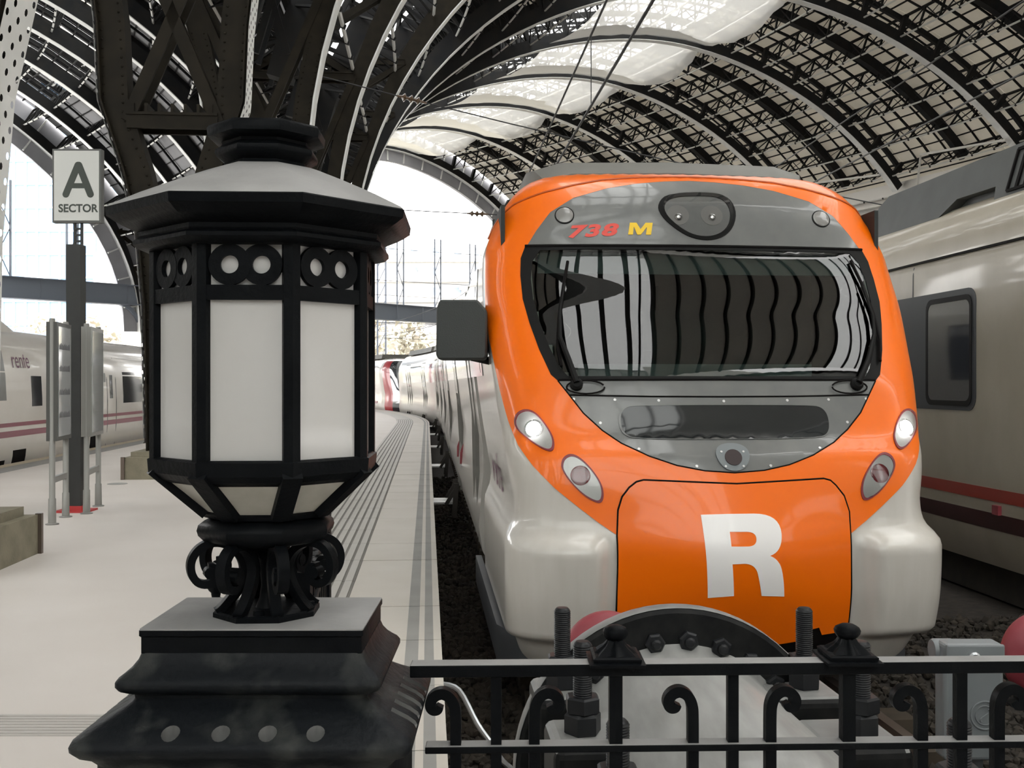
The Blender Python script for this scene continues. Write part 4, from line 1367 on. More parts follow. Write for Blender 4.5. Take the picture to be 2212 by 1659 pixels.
mb.lathe([(.16, 0), (.18, .06), (.12, .12), (.18, .17), (.12, .23), (.17, .28), (.1, .36)], 12, c)
mb.build('roof_insulator', M['insulator'], b2)
mb = MB(); loft(mb, [(-.4, 2.9), (-.35, 3.05), (.35, 3.05), (.4, 2.9)], 22.5, 23.1, LX); mb.build('roof_box', M['fairing'], b1, angle=0)
mb = MB(); loft(mb, [(-1.1, -.75), (-1.1, -.4), (1.1, -.4), (1.1, -.75)], 9, 60, LX); mb.build('underframe', M['underframe'], t4, angle=0)

# ================================================================== FOREGROUND: pedestal and lantern
PX, PY, HX, HY = -0.487, 2.04, 0.2095, 0.1425
def rect_ring(o, z, r=0.012, k=3):
    pts = []
    hx, hy = HX + o, HY + o
    r = max(0.004, r + o * 0.15)
    for cx, cy, a0 in ((hx-r, hy-r, 0), (-hx+r, hy-r, PI/2), (-hx+r, -hy+r, PI), (hx-r, -hy+r, 1.5*PI)):
        for i in range(k + 1):
            a = a0 + PI/2*i/k
            pts.append((PX + cx + r*math.cos(a), PY + cy + r*math.sin(a), z))
    return pts
ped = thing('lantern_pedestal', 'stepped black cast-iron pedestal with fluted flared base carrying the lantern', 'pedestal', (PX, PY, 0))
mb = MB()
prof = [(.06, 0.0), (.06, .958), (.072, .972), (.088, .981), (.0975, .992), (.0985, 1.001), (.094, 1.010), (.080, 1.020), (.060, 1.030), (.042, 1.040), (.026, 1.050), (.013, 1.059), (.007, 1.066)]
mb.rings([rect_ring(o, z, .016) for o, z in prof])
base = mb.build('flared_base', M['iron_worn'], ped, angle=50)
# flutes cut into the flare
cut = MB()
for x in (-.612, -.522, -.438, -.352):
    cut.lathe([(.0165, 1.003), (.0165, 1.032), (.012, 1.040)], 16, (x, PY - HY - .072, 0))
for y in (1.925, 1.978, 2.031, 2.084, 2.137):
    for sx in (-1, 1):
        cut.box((PX + sx*(HX + .075), y, 1.031), (.05, .022, .056))
cutter = cut.build('cutter', M['flute_lit_tone'], angle=0)
md = base.modifiers.new('cut', 'BOOLEAN'); md.object = cutter; md.operation = 'DIFFERENCE'; md.solver = 'EXACT'; md.material_mode = 'TRANSFER'
try:
    bpy.context.view_layer.update()
    dg = bpy.context.evaluated_depsgraph_get()
    me = bpy.data.meshes.new_from_object(base.evaluated_get(dg))
    if len(me.polygons) > 50:
        base.modifiers.clear(); base.data = me
        me.set_sharp_from_angle(angle=math.radians(40))
except Exception:
    base.modifiers.clear()
base.modifiers.clear()
bpy.data.objects.remove(cutter)
mb = MB()
mb.rings([rect_ring(o, z, .014) for o, z in [(.007, 1.063), (.009, 1.073), (.020, 1.078), (.031, 1.084), (.036, 1.092), (.036, 1.100), (.031, 1.107), (.022, 1.114), (.012, 1.123), (.003, 1.135), (-.002, 1.148)]])
mb.build('torus_moulding', M['iron_worn'], ped, angle=50)
mb = MB()
mb.rings([rect_ring(o, z, .004, 2) for o, z in [(-.003, 1.147), (-.003, 1.177), (0, 1.180), (0, 1.190)]])
mb.build('top_block', M['iron'], ped)
mb = MB(); mb.rings([rect_ring(o, z, .004, 2) for o, z in [(-.001, 1.190), (-.001, 1.193)]]); mb.build('top_plate', M['iron_dusty_toplit'], ped)

LXc, LYc, ROT = -0.490, 2.04, 0.044
def oct_pt(R, z, k, dr=0.0):
    a = -PI/2 + PI/8 + k*PI/4 + ROT + dr
    return (LXc + R*math.cos(a), LYc + R*math.sin(a), z)
def oct_ring(R, z): return [oct_pt(R, z, k) for k in range(8)]
def oct_loft(prof, name, m, parent, angle=20):
    return MB().rings([oct_ring(R, z) for R, z in prof]).build(name, m, parent, angle=angle)
ZB = 1.193
lan = thing('street_lantern', 'large octagonal black iron lantern with opal glass panes on a pedestal', 'lantern', (LXc, LYc, ZB))
oct_loft([(.106, ZB), (.106, ZB+.009), (.102, ZB+.012)], 'base_plate', M['iron'], lan)
mb = MB(); mb.lathe([(.024, ZB+.01), (.016, ZB+.03), (.012, 1.25), (.016, 1.30), (.05, 1.345)], 16, (LXc, LYc, 0)); mb.build('stem', M['iron'], lan)
for k in range(8):
    a = -PI/2 + k*PI/4 + ROT
    if k % 2 == 0:
        mb = MB(); mb.lathe([(.011, ZB+.01), (.011, ZB+.021), (.008, ZB+.022)], 6, (LXc + .083*math.cos(a), LYc + .083*math.sin(a), 0)); mb.build('bolt_head', M['iron'], lan, angle=0)
SCR = [(.100, 1.203), (.093, 1.207), (.082, 1.218), (.066, 1.238), (.053, 1.262), (.047, 1.285), (.054, 1.308), (.070, 1.327), (.092, 1.338), (.115, 1.338), (.135, 1.327), (.147, 1.307), (.147, 1.284), (.136, 1.265), (.118, 1.259), (.103, 1.267), (.098, 1.281), (.104, 1.293), (.115, 1.294)]
def smooth_path(p, n=4):
    out = []
    for i in range(len(p)-1):
        p0, p1, p2, p3 = p[max(i-1, 0)], p[i], p[i+1], p[min(i+2, len(p)-1)]
        for j in range(n):
            t = j/n
            out.append(tuple(.5*((2*b)+(-a+c)*t+(2*a-5*b+4*c-d)*t*t+(-a+3*b-3*c+d)*t**3) for a, b, c, d in zip(p0, p1, p2, p3)))
    out.append(p[-1])
    return out
for k in range(8):
    a = -PI/2 + PI/8 + k*PI/4 + ROT
    rad = Vector((math.cos(a), math.sin(a), 0)); tan = Vector((-math.sin(a), math.cos(a), 0))
    sp = smooth_path(SCR)
    mb = MB()
    th = [.015 if i < len(sp)*.75 else .015 - .004*(i-len(sp)*.75)/(len(sp)*.25) for i in range(len(sp))]
    mb.ribbon([Vector((LXc, LYc, 0)) + rad*r + Vector((0, 0, z)) for r, z in sp], tan, .021, th)
    mb.tube([Vector((LXc, LYc, 0)) + rad*.112 + Vector((0, 0, 1.281)) + tan*e for e in (-.0125, .0125)], .012, 10)
    mb.build('scroll_bracket', M['iron'], lan, angle=40)
oct_loft([(.100, 1.336), (.122, 1.342), (.134, 1.354), (.137, 1.364), (.134, 1.375), (.122, 1.384), (.110, 1.388)], 'collar', M['iron'], lan, angle=40)
RB = .224
oct_loft([(.112, 1.387), (.122, 1.390), (.128, 1.398), (.120, 1.404), (.100, 1.404)], 'bowl_rim', M['iron'], lan)
oct_loft([(.196, 1.462), (.214, 1.470), (.226, 1.482), (.228, 1.507), (.220, 1.511), (.190, 1.511)], 'sill', M['iron'], lan)
for k in range(8):
    # lower sloping bars and panes
    mb = MB()
    p, q = Vector(oct_pt(.123, 1.396, k)), Vector(oct_pt(.222, 1.485, k))
    rad = Vector((p.x - LXc, p.y - LYc, 0)).normalized()
    mb.bar(p, q, .036, .016, rad)
    mb.build('bowl_bar', M['iron'], lan, angle=0)
    mb = MB()
    a, b, c, d = oct_pt(.116, 1.396, k), oct_pt(.116, 1.396, k+1), oct_pt(.214, 1.480, k+1), oct_pt(.214, 1.480, k)
    mb.add([a, b, c, d], [(0, 1, 2, 3)])
    mb.build('bowl_pane', M['opal_dirty'], lan, angle=0, fix=False)
    # corner posts
    mb = MB()
    pr = []
    for z in (1.508, 1.915):
        c0 = Vector(oct_pt(RB, z, k)); cp = Vector(oct_pt(RB, z, k-1)); cn = Vector(oct_pt(RB, z, k+1))
        e1 = (cp - c0).normalized(); e2 = (cn - c0).normalized(); inn = (Vector((LXc, LYc, z)) - c0).normalized()
        pr.append([c0 + e1*.0165, c0, c0 + e2*.0165, c0 + e2*.0165 + inn*.02, c0 + inn*.02, c0 + e1*.0165 + inn*.02])
    mb.rings(pr); mb.build('corner_post', M['iron'], lan, angle=0)
    # face frame coordinates
    A = Vector(oct_pt(RB, 0, k)); B = Vector(oct_pt(RB, 0, k+1)); e = (B - A).normalized(); W = (B - A).length
    nrm = Vector(((A.x+B.x)/2 - LXc, (A.y+B.y)/2 - LYc, 0)).normalized()
    fp3 = lambda x, z, o: A + e*x + nrm*o + Vector((0, 0, z))
    mb = MB(); mb.hexa([fp3(x, z, o) for z in (1.508, 1.806) for x, o in ((.012, -.012), (W-.012, -.012), (W-.012, -.018), (.012, -.018))]); mb.build('glass_pane', M['opal'], lan, angle=0)
    mb = MB(); mb.hexa([fp3(x, z, o) for z in (1.802, 1.829) for x, o in ((.01, -.002), (W-.01, -.002), (W-.01, -.016), (.01, -.016))]); mb.build('transom', M['iron'], lan, angle=0)
    mb = MB(); mb.hexa([fp3(x, z, o) for z in (1.826, 1.908) for x, o in ((.012, -.014), (W-.012, -.014), (W-.012, -.02), (.012, -.02))])
    fz = mb.build('frieze_pane', M['opal'], lan, angle=0)
    for sx in (-1, 1):
        mb = MB()
        cx_, cz_, ro, ri = W/2 + sx*.0285, 1.866, .0375, .0165
        n = 28; V = []
        for o in (-.013, -.004):
            for r in (ri, ro):
                V += [fp3(cx_ + r*math.cos(2*PI*i/n), cz_ + r*math.sin(2*PI*i/n), o + (0.0 if sx > 0 else .0008)) for i in range(n)]
        Fq = []
        for i in range(n):
            j = (i+1) % n
            Fq += [(2*n+i, 2*n+j, 3*n+j, 3*n+i), (n+i, n+j, 3*n+j, 3*n+i), (i, j, 2*n+j, 2*n+i)]
        mb.add(V, Fq); mb.build('frieze_ring', M['iron'], fz, angle=40)
oct_loft([(.205, 1.903), (.232, 1.903), (.246, 1.907), (.254, 1.914), (.254, 1.921), (.247, 1.926), (.205, 1.926)], 'bead_moulding', M['iron'], lan, angle=40)
oct_loft([(.20, 1.924), (.243, 1.924), (.246, 1.930), (.246, 1.938), (.258, 1.943), (.272, 1.949), (.287, 1.957), (.296, 1.963), (.301, 1.966), (.303, 1.981), (.300, 1.984), (.2, 1.984)], 'cornice', M['iron'], lan)
oct_loft([(.301, 1.9835), (.296, 1.988), (.24, 2.016), (.17, 2.047), (.117, 2.069), (.098, 2.076)], 'roof', M['iron_dusty_toplit'], lan, angle=25)
oct_loft([(.096, 2.070), (.086, 2.078), (.084, 2.085), (.090, 2.091), (.100, 2.097), (.103, 2.104), (.101, 2.111), (.092, 2.116), (.088, 2.121), (.090, 2.126), (.104, 2.129), (.116, 2.134), (.118, 2.150), (.114, 2.156), (.06, 2.160)], 'finial_cap', M['iron'], lan, angle=40)

# ================================================================== railing
def FP(px_, z, o=0.0):
    """point on the railing line from its distance along it"""
    return (px_, 2.10 + .028*(px_ + .2) + o, z)
def fx(px): return (px - 1106)/2200*2.105
ral = thing('scrolled_railing', 'black wrought iron railing with scroll-topped bars in front of the buffers', 'railing', FP(.9, 0))
def railbar(x0, x1, z0, z1, d, name):
    mb = MB(); mb.hexa([FP(x, z, o) for z in (z0, z1) for x, o in ((x0, -d/2), (x1, -d/2), (x1, d/2), (x0, d/2))])
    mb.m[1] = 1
    o = mb.build(name, [M['iron'], M['iron_dusty_toplit']], ral, angle=0)
    bv = o.modifiers.new('edge', 'BEVEL'); bv.width = .0025; bv.segments = 2
    return o
railbar(fx(888), 2.6, 1.050, 1.0755, .046, 'top_rail')
railbar(fx(920), 2.6, .893, .908, .040, 'lower_rail')
railbar(fx(920), 2.6, .10, .115, .040, 'bottom_rail')
px = 1075.0
i = 0
pxs = [1072, 1330, 1585, 1837, 2086, 2337, 2590, 2840]
for i, p in enumerate(pxs):
    w = .027 if i % 2 else .022
    x = fx(p)
    mb = MB(); mb.hexa([FP(x + a*w/2, z, b*w/2) for z in (0.0, 1.052) for a, b in ((-1, -1), (1, -1), (1, 1), (-1, 1))])
    mb.build('baluster', M['iron'], ral, angle=0)
    if i % 2 == 1:
        c = FP(x, 0)
        mb = MB()
        R4 = lambda r, z: [(c[0] + sx*r, c[1] + sy*r, z) for sx, sy in ((-1, -1), (1, -1), (1, 1), (-1, 1))]
        mb.rings([R4(.056, 1.0755), R4(.057, 1.082), R4(.048, 1.084), R4(.049, 1.091), R4(.044, 1.094)])
        fin = mb.build('finial', M['iron'], ral, angle=30)
        mb = MB()
        rings = []
        for r, z in [(.042, 1.092), (.034, 1.100), (.025, 1.107), (.019, 1.114), (.0155, 1.121)]:
            rings.append([(c[0] + r*(1 + .10*math.cos(8*t))*max(abs(math.cos(t)), abs(math.sin(t)))**-.55*math.cos(t), c[1] + r*(1 + .10*math.cos(8*t))*max(abs(math.cos(t)), abs(math.sin(t)))**-.55*math.sin(t), z) for t in np.linspace(0, 2*PI, 49)[:-1]])
        mb.rings(rings); mb.build('fluted_neck', M['iron'], fin, angle=40)
        mb = MB(); mb.lathe([(.0155, 1.119), (.021, 1.123), (.026, 1.130), (.0275, 1.137), (.024, 1.144), (.014, 1.149), (.003, 1.150)], 8, (c[0], c[1], 0), phase=PI/8); mb.build('knob', M['iron'], fin, angle=50)
    else:
        for sx, p2 in ((-1, p - 87), (1, p + 82)):
            x2 = fx(p2)
            k = .00096
            path = [(0, 0.0), (0, .45), (0, .80), (0, .90), (0, .93), (0, .945)] + [(sx*a*k, 1.65 - (b-829.5)/2200*2.1) for a, b in ((.4, 1545), (1.5, 1530), (6, 1515), (15, 1503), (29, 1497), (43, 1501), (52, 1511), (54, 1523), (48, 1532), (38, 1532), (33, 1524))]
            sp = smooth_path(path, 5)
            mb = MB()
            mb.ribbon([FP(x2 + a, z) for a, z in sp], (0, 1, 0), .024, [.022]*(len(sp)-14) + [.022 - .0006*j for j in range(14)])
            mb.build('scroll_baluster', M['iron'], ral, angle=40)
# gate leaf seen nearly edge-on and newel with ball behind the lantern
g = thing('gate_leaf', 'black barred gate leaf folded back on the platform behind the lantern', 'gate', (-.62, 3.1, 0))
ga, gb = Vector((-.615, 3.02, 0)), Vector((-.742, 4.05, 0))
mb = MB(); mb.bar(gb, gb + Vector((0, 0, 1.17)), .04, .04, (1, 0, 0)); mb.build('end_post', M['iron'], g, angle=0)
mb = MB(); mb.bar(ga, ga + Vector((0, 0, 1.10)), .04, .04, (1, 0, 0)); mb.build('hinge_post', M['iron'], g, angle=0)
for z in (.15, .95, 1.08):
    mb = MB(); mb.bar(ga + Vector((0, 0, z)), gb + Vector((0, 0, z)), .03, .02); mb.build('gate_rail', M['iron'], g, angle=0)
for q in range(1, 10):
    c = ga.lerp(gb, q/10)
    mb = MB(); mb.bar(c + Vector((0, 0, .03)), c + Vector((0, 0, 1.09)), .016, .016, (1, 0, 0)); mb.build('gate_bar', M['iron'], g, angle=0)
nw_ = thing('newel_post', 'slim black post with ball finial just behind the pedestal', 'post', (-.872, 3.0, 0))
mb = MB(); mb.box((-.872, 3.0, .5), (.045, .045, 1.0)); mb.build('shaft', M['iron'], nw_, angle=0)
mb = MB(); mb.lathe([(.03, 1.0), (.032, 1.012), (.012, 1.022), (.014, 1.032)] + [(.026*math.cos(a), 1.058 + .026*math.sin(a)) for a in np.linspace(-1.0, 1.5, 9)], 16, (-.872, 3.0, 0)); mb.build('ball_finial', M['iron'], nw_, angle=50)

# ================================================================== hydraulic buffers
def make_buffer(label, ox):
    ax = Vector((-.083, 1, 0)).normalized()
    def AP(y, dx=0.0, z=.274): return Vector((.50 + ox + .083*(5.2 - y) + dx, y, z))
    b = thing('hydraulic_buffer', label, 'buffer stop', AP(3.2, 0, PIT))
    mb = MB()
    prof = [(.05, 0), (.36, .02), (.405, .06), (.425, .12), (.425, 1.05), (.432, 1.10), (.455, 1.13)]
    mb.lathe([(r, h) for r, h in prof], 56, AP(2.50), axis=ax, capt=False)
    mb.build('cylinder', M['buffer_grey'], b, angle=40)
    mb = MB()
    mb.lathe([(.40, 1.125), (.560, 1.128), (.573, 1.138), (.575, 1.150), (.575, 1.172), (.569, 1.176), (.575, 1.180), (.575, 1.205), (.560, 1.215), (.10, 1.215)], 72, AP(2.50), axis=ax, capb=False)
    fl = mb.build('flange', M['buffer_dark'], b, angle=30)
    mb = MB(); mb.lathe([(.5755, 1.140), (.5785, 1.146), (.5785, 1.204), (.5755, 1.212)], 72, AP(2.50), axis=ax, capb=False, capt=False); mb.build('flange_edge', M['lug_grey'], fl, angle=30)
    xv = ax.cross(Vector((0, 0, 1))).normalized()
    for q in range(24):
        a = math.radians(-10 + 15*q)
        if math.cos(a) < -.3: continue
        c = AP(2.50) + ax*1.128 + xv*(.465*math.sin(a)) + Vector((0, 0, .465*math.cos(a)))
        mb = MB(); mb.lathe([(.037, .002), (.037, -.020), (.030, -.027)], 6, c, axis=ax, phase=.4*q); nut = mb.build('nut', M['steel_bolt'], fl, angle=0)
    mb = MB()
    for q in range(24):
        a = math.radians(-10 + 15*q)
        if math.cos(a) < -.3: continue
        c = AP(2.50) + ax*1.128 + xv*(.465*math.sin(a)) + Vector((0, 0, .465*math.cos(a)))
        mb.lathe([(.019, -.02), (.019, -.040), (.012, -.047), (.002, -.049)], 10, c, axis=ax)
    mb.build('stud_ends', M['steel_bolt'], fl, kind='stuff')
    mb = MB(); mb.lathe([(.13, 1.2), (.13, 2.5)], 24, AP(2.50), axis=ax); mb.build('piston_rod', M['alu'], b)
    mb = MB(); mb.lathe([(.10, 2.45), (.20, 2.50), (.215, 2.53), (.215, 2.57), (.20, 2.60), (.14, 2.625), (.02, 2.63)], 40, AP(2.50, 0, .31), axis=ax); mb.build('buffer_head', M['red_disc'], b, angle=40)
    for y, sx, tall in ((3.60, -1, .25), (3.60, 1, .25), (3.13, -1, .25), (3.13, 1, .25), (2.55, -1, .2), (2.55, 1, .2)):
        c = AP(y, -.41 if sx < 0 else .445)
        mb = MB()
        mb.box((c.x - sx*.03, c.y, .33), (.27, .30, .50), rz=.083)
        mb.m[1] = 1  # top face paler: dust, plus light from above put into the colour
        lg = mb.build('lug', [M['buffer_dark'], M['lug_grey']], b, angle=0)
        bv = lg.modifiers.new('edge', 'BEVEL'); bv.width = .03; bv.segments = 3
        mb = MB()
        prof = []
        z = .56
        while z < .60 + tall:
            prof += [(.0300, z), (.0275, z + .0035)]
            z += .007
        prof += [(.026, z), (.020, z + .006), (.002, z + .007)]
        mb.lathe(prof, 18, (c.x, c.y, 0)); mb.build('threaded_rod', M['steel_bolt'], lg, angle=20)
        mb = MB(); mb.lathe([(.052, .578), (.058, .584), (.058, .636), (.050, .644)], 6, (c.x, c.y, 0), phase=.2); mb.build('nut', M['steel_bolt'], lg, angle=0)
        mb = MB(); mb.lathe([(.050, .642), (.056, .647), (.056, .688), (.050, .694)], 6, (c.x, c.y, 0), phase=.55); mb.build('lock_nut', M['steel_bolt'], lg, angle=0)
    mb = MB(); mb.box(AP(3.05, 0, -.33), (1.1, 1.5, .9), rz=.083); mb.build('pedestal_block', M['buffer_dark'], b, angle=0)
    return b
make_buffer('big grey hydraulic buffer cylinder with bolted flange in front of the train nose', -0.045)
make_buffer('red buffer disc at the edge of the picture beside the grey junction box', 2.12)

# junction box
jb = thing('junction_box', 'grey lidded junction box with round embossed emblem behind the railing', 'box', (2.04, 4.55, PIT))
mb = MB(); mb.box((2.045, 4.56, .24), (.265, .115, .52))
bx = mb.build('housing', M['box_grey'], jb, angle=0)
bv = bx.modifiers.new('edge', 'BEVEL'); bv.width = .02; bv.segments = 3
mb = MB(); mb.box((2.045, 4.497, .455), (.258, .02, .09)); lid = mb.build('lid', M['box_grey'], jb, angle=0)
bv = lid.modifiers.new('edge', 'BEVEL'); bv.width = .008; bv.segments = 2
mb = MB(); mb.lathe([(.028, 0), (.028, .02), (.02, .028)], 16, (2.03, 4.487, .445), axis=(0, -1, 0)); mb.build('lid_screw', M['zinc'], lid)
mb = MB(); mb.lathe([(.045, -.04), (.05, -.03), (.05, .05)], 20, (1.935, 4.60, .45), axis=(1, 0, 0)); mb.build('cable_gland', M['box_grey'], jb)
mb = MB()
n = 32
mb.tube([(2.09 + .062*math.cos(2*PI*i/n), 4.500, .185 + .062*math.sin(2*PI*i/n)) for i in range(n+1)], .004, 6)
mb.tube([(2.09 + .042*math.cos(2*PI*i/n), 4.500, .185 + .042*math.sin(2*PI*i/n)) for i in range(n+1)], .003, 6)
mb.tube([(2.09 + .020*math.sin(t*2.2), 4.499, .185 + .028*t) for t in np.linspace(-1, 1, 12)], .004, 6)
mb.build('emblem', M['box_grey'], jb)
mb = MB(); mb.tube([(1.985, 4.49, .27), (1.975, 4.46, .26), (1.98, 4.46, .21)], .008, 8); mb.build('hasp', M['zinc'], jb)
mb = MB(); mb.box((2.045, 4.57, -.4), (.1, .08, .78)); mb.build('post', M['zinc'], jb, angle=0)

cab = MB()
cab.tube(smooth_path([(-.46, 6.62, -.30), (-.34, 6.58, -.33), (-.22, 6.45, -.50), (-.13, 6.40, -.61), (-.06, 6.3, -.68), (.02, 6.1, -.70), (.05, 5.4, -.70)]), .018, 8)
tag(cab.build('cable', M['zinc']), 'pale grey cable running down into the ballast beside the platform edge', 'cable')

# ================================================================== platform furniture
sg = thing('sector_sign', 'white sign reading A SECTOR on a dark square post', 'sign', (-5.65, 13.2, 0))
mb = MB(); mb.box((-5.65, 13.2, 1.735), (.185, .17, 3.43)); mb.build('post', M['post_grey'], sg, angle=0)
mb = MB(); mb.box((-5.65, 13.2, .012), (.42, .36, .024)); mb.box((-5.65, 13.2, .05), (.23, .21, .06)); mb.build('base_plate', M['red_plate'], sg, angle=0)
for dx in (-.045, .045):
    mb = MB(); mb.box((-5.62 + dx, 13.2, 3.6), (.03, .03, .36)); mb.build('neck_bar', M['post_grey'], sg, angle=0)
for z in (3.50, 3.58, 3.66):
    mb = MB(); mb.box((-5.62, 13.2, z), (.09, .025, .025)); mb.build('rung', M['post_grey'], sg, angle=0)
sx0, sx1, sz0, sz1, sy = -5.935, -5.305, 3.735, 4.685, 13.15
mb = MB(); mb.box(((sx0+sx1)/2, 13.2, (sz0+sz1)/2), (sx1-sx0, .10, sz1-sz0)); mb.build('sign_box', M['sign_frame'], sg, angle=0)
fa_ = MB().box(((sx0+sx1)/2, sy - .003, (sz0+sz1)/2), (sx1-sx0-.05, .012, sz1-sz0-.05)).build('sign_face', M['sign_white'], sg, angle=0)
def stroke(mb, a, b, w, y0, y1):
    a, b = Vector(a), Vector(b); d = (b-a).normalized(); n = Vector((-d.y, d.x))
    poly = []
    for t in np.linspace(-PI/2, PI/2, 9): poly.append(b + d*(w/2*math.cos(t)) + n*(w/2*math.sin(t)))
    for t in np.linspace(PI/2, 1.5*PI, 9): poly.append(a + d*(w/2*math.cos(t)) + n*(w/2*math.sin(t)))
    mb.prism([(p.x, p.y) for p in poly], lambda x, z, t: (x, t, z), y0, y1)
k = 13.15/2200
px2 = lambda x, y: ((x-1106)*k, 1.65 + (829.5-y)*k)
mb = MB()
stroke(mb, px2(169, 357), px2(143, 420), .088, sy-.0105, sy-.008); stroke(mb, px2(171, 357), px2(196, 420), .088, sy-.011, sy-.0085)
mb.prism([px2(152, 396), px2(188, 396), px2(190, 407), px2(150, 407)], lambda x, z, t: (x, t, z), sy-.0115, sy-.0075)
mb.build('letter_a', M['sign_ink'], fa_, angle=0)
z0 = px2(0, 459)[1]; z1 = px2(0, 441)[1]; x0 = px2(127, 0)[0]; x1 = px2(213, 0)[0]
lettering('sign_text', 'SECTOR', M['sign_ink'], fa_, lambda x, y: (x0 + (x1-x0)*x, sy - .011, z0 + (z1-z0)*y), bold=.03)
def board(label, a, b, light, loc):
    t = thing('timetable_board', label, 'board', loc)
    a, b = Vector(a), Vector(b)
    for p in (a, b):
        mb = MB(); mb.lathe([(.075, 0), (.075, .012), (.045, .02), (.042, .30), (.034, .31), (.034, 2.40), (.03, 2.42)], 14, (p.x, p.y, 0)); mb.build('leg', M['board_leg'], t, angle=40)
    mb = MB(); mb.bar((a.x, a.y, .52), (b.x, b.y, .52), .04, .07); mb.build('foot_rail', M['board_leg'], t, angle=0)
    d = (b-a).normalized(); n = Vector((d.y, -d.x, 0))
    def q(f, z, o): p = a.lerp(b, f); return (p.x + n.x*o, p.y + n.y*o, z)
    mb = MB(); mb.hexa([q(f, z, o) for z in (.98, 2.38) for f, o in ((-.04, -.06), (1.04, -.06), (1.04, .06), (-.04, .06))]); cs_ = mb.build('case', M['sign_frame'] if not light else M['board_leg'], t, angle=0)
    mb = MB(); mb.hexa([q(f, z, o) for z in (1.03, 2.33) for f, o in ((.04, .058), (.96, .058), (.96, .066), (.04, .066))]); mb.build('glazed_face', M['board_face_light'] if light else M['board_face'], cs_, angle=0)
    mb = MB()
    for zz in (1.25, 1.52, 1.80, 2.06):
        for j in range(14):
            h = .05 + .03*((j*7) % 5)/5
            mb.hexa([q(f, z, o) for z in (zz, zz+h) for f, o in ((.1+j*.058, .0665), (.125+j*.058, .0665), (.125+j*.058, .068), (.1+j*.058, .068))])
    if not light: mb.build('print_rows', M['board_print'], cs_, angle=0, kind='stuff')
    return t
board('timetable board with rows of print just beside the sector sign post, nearer of two', (-5.40, 11.96, 0), (-5.53, 12.62, 0), False, (-5.46, 12.3, 0))
board('pale glossy timetable board just beyond the sector sign post', (-5.41, 12.95, 0), (-5.585, 13.75, 0), True, (-5.5, 13.35, 0))
mb = MB(); mb.lathe([(.16, .001), (.16, .006), (.13, .008)], 20, SP(17.3, -5.1, 0)); tag(mb.build('manhole_cover', M['stripe_dark']), 'small round grey cover set in the platform floor', 'cover')

# ================================================================== overhead wires
def wire(name, pts, r, label, cat='wire', group=None, m='wire'):
    mb = MB(); mb.tube(pts, r, 6)
    return tag(mb.build(name, M[m]), label, cat, group)
wire('contact_wire', [SP(s, AX, 5.1) for s in np.arange(4, 100, 4)], .016, 'black contact wire stretched above the orange-fronted train')
wire('messenger_wire', [SP(s, AX, 5.95 + .15*math.cos(s/9)) for s in np.arange(4, 100, 2)], .014, 'higher black messenger wire above the orange-fronted train')
for n_, s in enumerate((12.5, 21, 30, 39)):
    wire('dropper_wire', [SP(s, AX, 5.1), SP(s, AX, 5.95 + .15*math.cos(s/9))], .006, 'thin dropper between the wires over the train, %s from its nose' % ('first', 'second', 'third', 'fourth')[n_], group='droppers over the train')
wire('contact_wire', [SP(s, 7.35, 5.5) for s in np.arange(4, 100, 4)], .016, 'black contact wire stretched above the cream train')
wire('messenger_wire', [SP(s, 7.35, 6.35 + .15*math.cos(s/9)) for s in np.arange(4, 100, 2)], .014, 'higher black messenger wire above the cream train')
def span(s, d0, d1, z0, z1, ins, what):
    P = lambda f: SP(s, d0 + (d1-d0)*f, z0 + (z1-z0)*f - .25*math.sin(PI*f))
    t = thing('span_wire', 'thin cross wire with brown insulator %s' % what, 'wire', P(0))
    mb = MB(); mb.tube([P(f) for f in np.linspace(0, 1, 9)], .02, 6); mb.build('cable', M['wire'], t)
    for f in ins:
        p = Vector(P(f)); d = Vector(P(f + .02)) - p
        mb = MB(); prof = []
        for q in range(3):
            z = -.3 + q*.22
            prof += [(.05, z), (.14, z + .08), (.126, z + .1), (.05, z + .14)]
        mb.lathe([(.03, -.45)] + prof + [(.03, .5)], 12, p, axis=d)
        mb.build('insulator', M['insulator'], t)
span(32, -3.3, 20, 11.2, 6.6, (.12,), 'slung from the column row high over the orange train')
span(44, -3.3, 24, 9.2, 9.0, (.20,), 'high over the orange train roof')
span(84, -3.0, 24, 15.0, 14.6, (.26,), 'hung highest across the bright end opening')
span(86, -3.5, 30, 13.4, 13.6, (.23,), 'hung halfway down the bright end opening')
span(88, -3.5, 30, 10.9, 11.1, (.20,), 'hung just above the end girder')
span(90, -3.5, 30, 9.9, 9.9, (.21,), 'hung across the face of the end girder')
span(92, -3.5, 30, 7.6, 7.6, (.10,), 'hung just below the end girder')
span(93, -3.5, 30, 6.2, 6.2, (.10,), 'hung lowest across the end opening')
span(60, -11, -7.0, 11.6, 11.6, (.75,), 'across the opening beyond the sector sign, upper')
span(60, -11, -7.0, 9.6, 9.6, (.75,), 'across the opening beyond the sector sign, lower')
# white hoop frames along the side wall
for q, s in enumerate((70, 79.2)):
    mb = MB(); mb.tube([SP(s, 47.6, 18.2), SP(s, 48, 21.2), SP(s - 6, 48, 20.4)], .11, 8)
    tag(mb.build('white_bracket_frame', M['cornice']), 'bent white pipe frame above the cream train roof, %s of two' % ('nearer' if q == 0 else 'farther'), 'pipe frame')

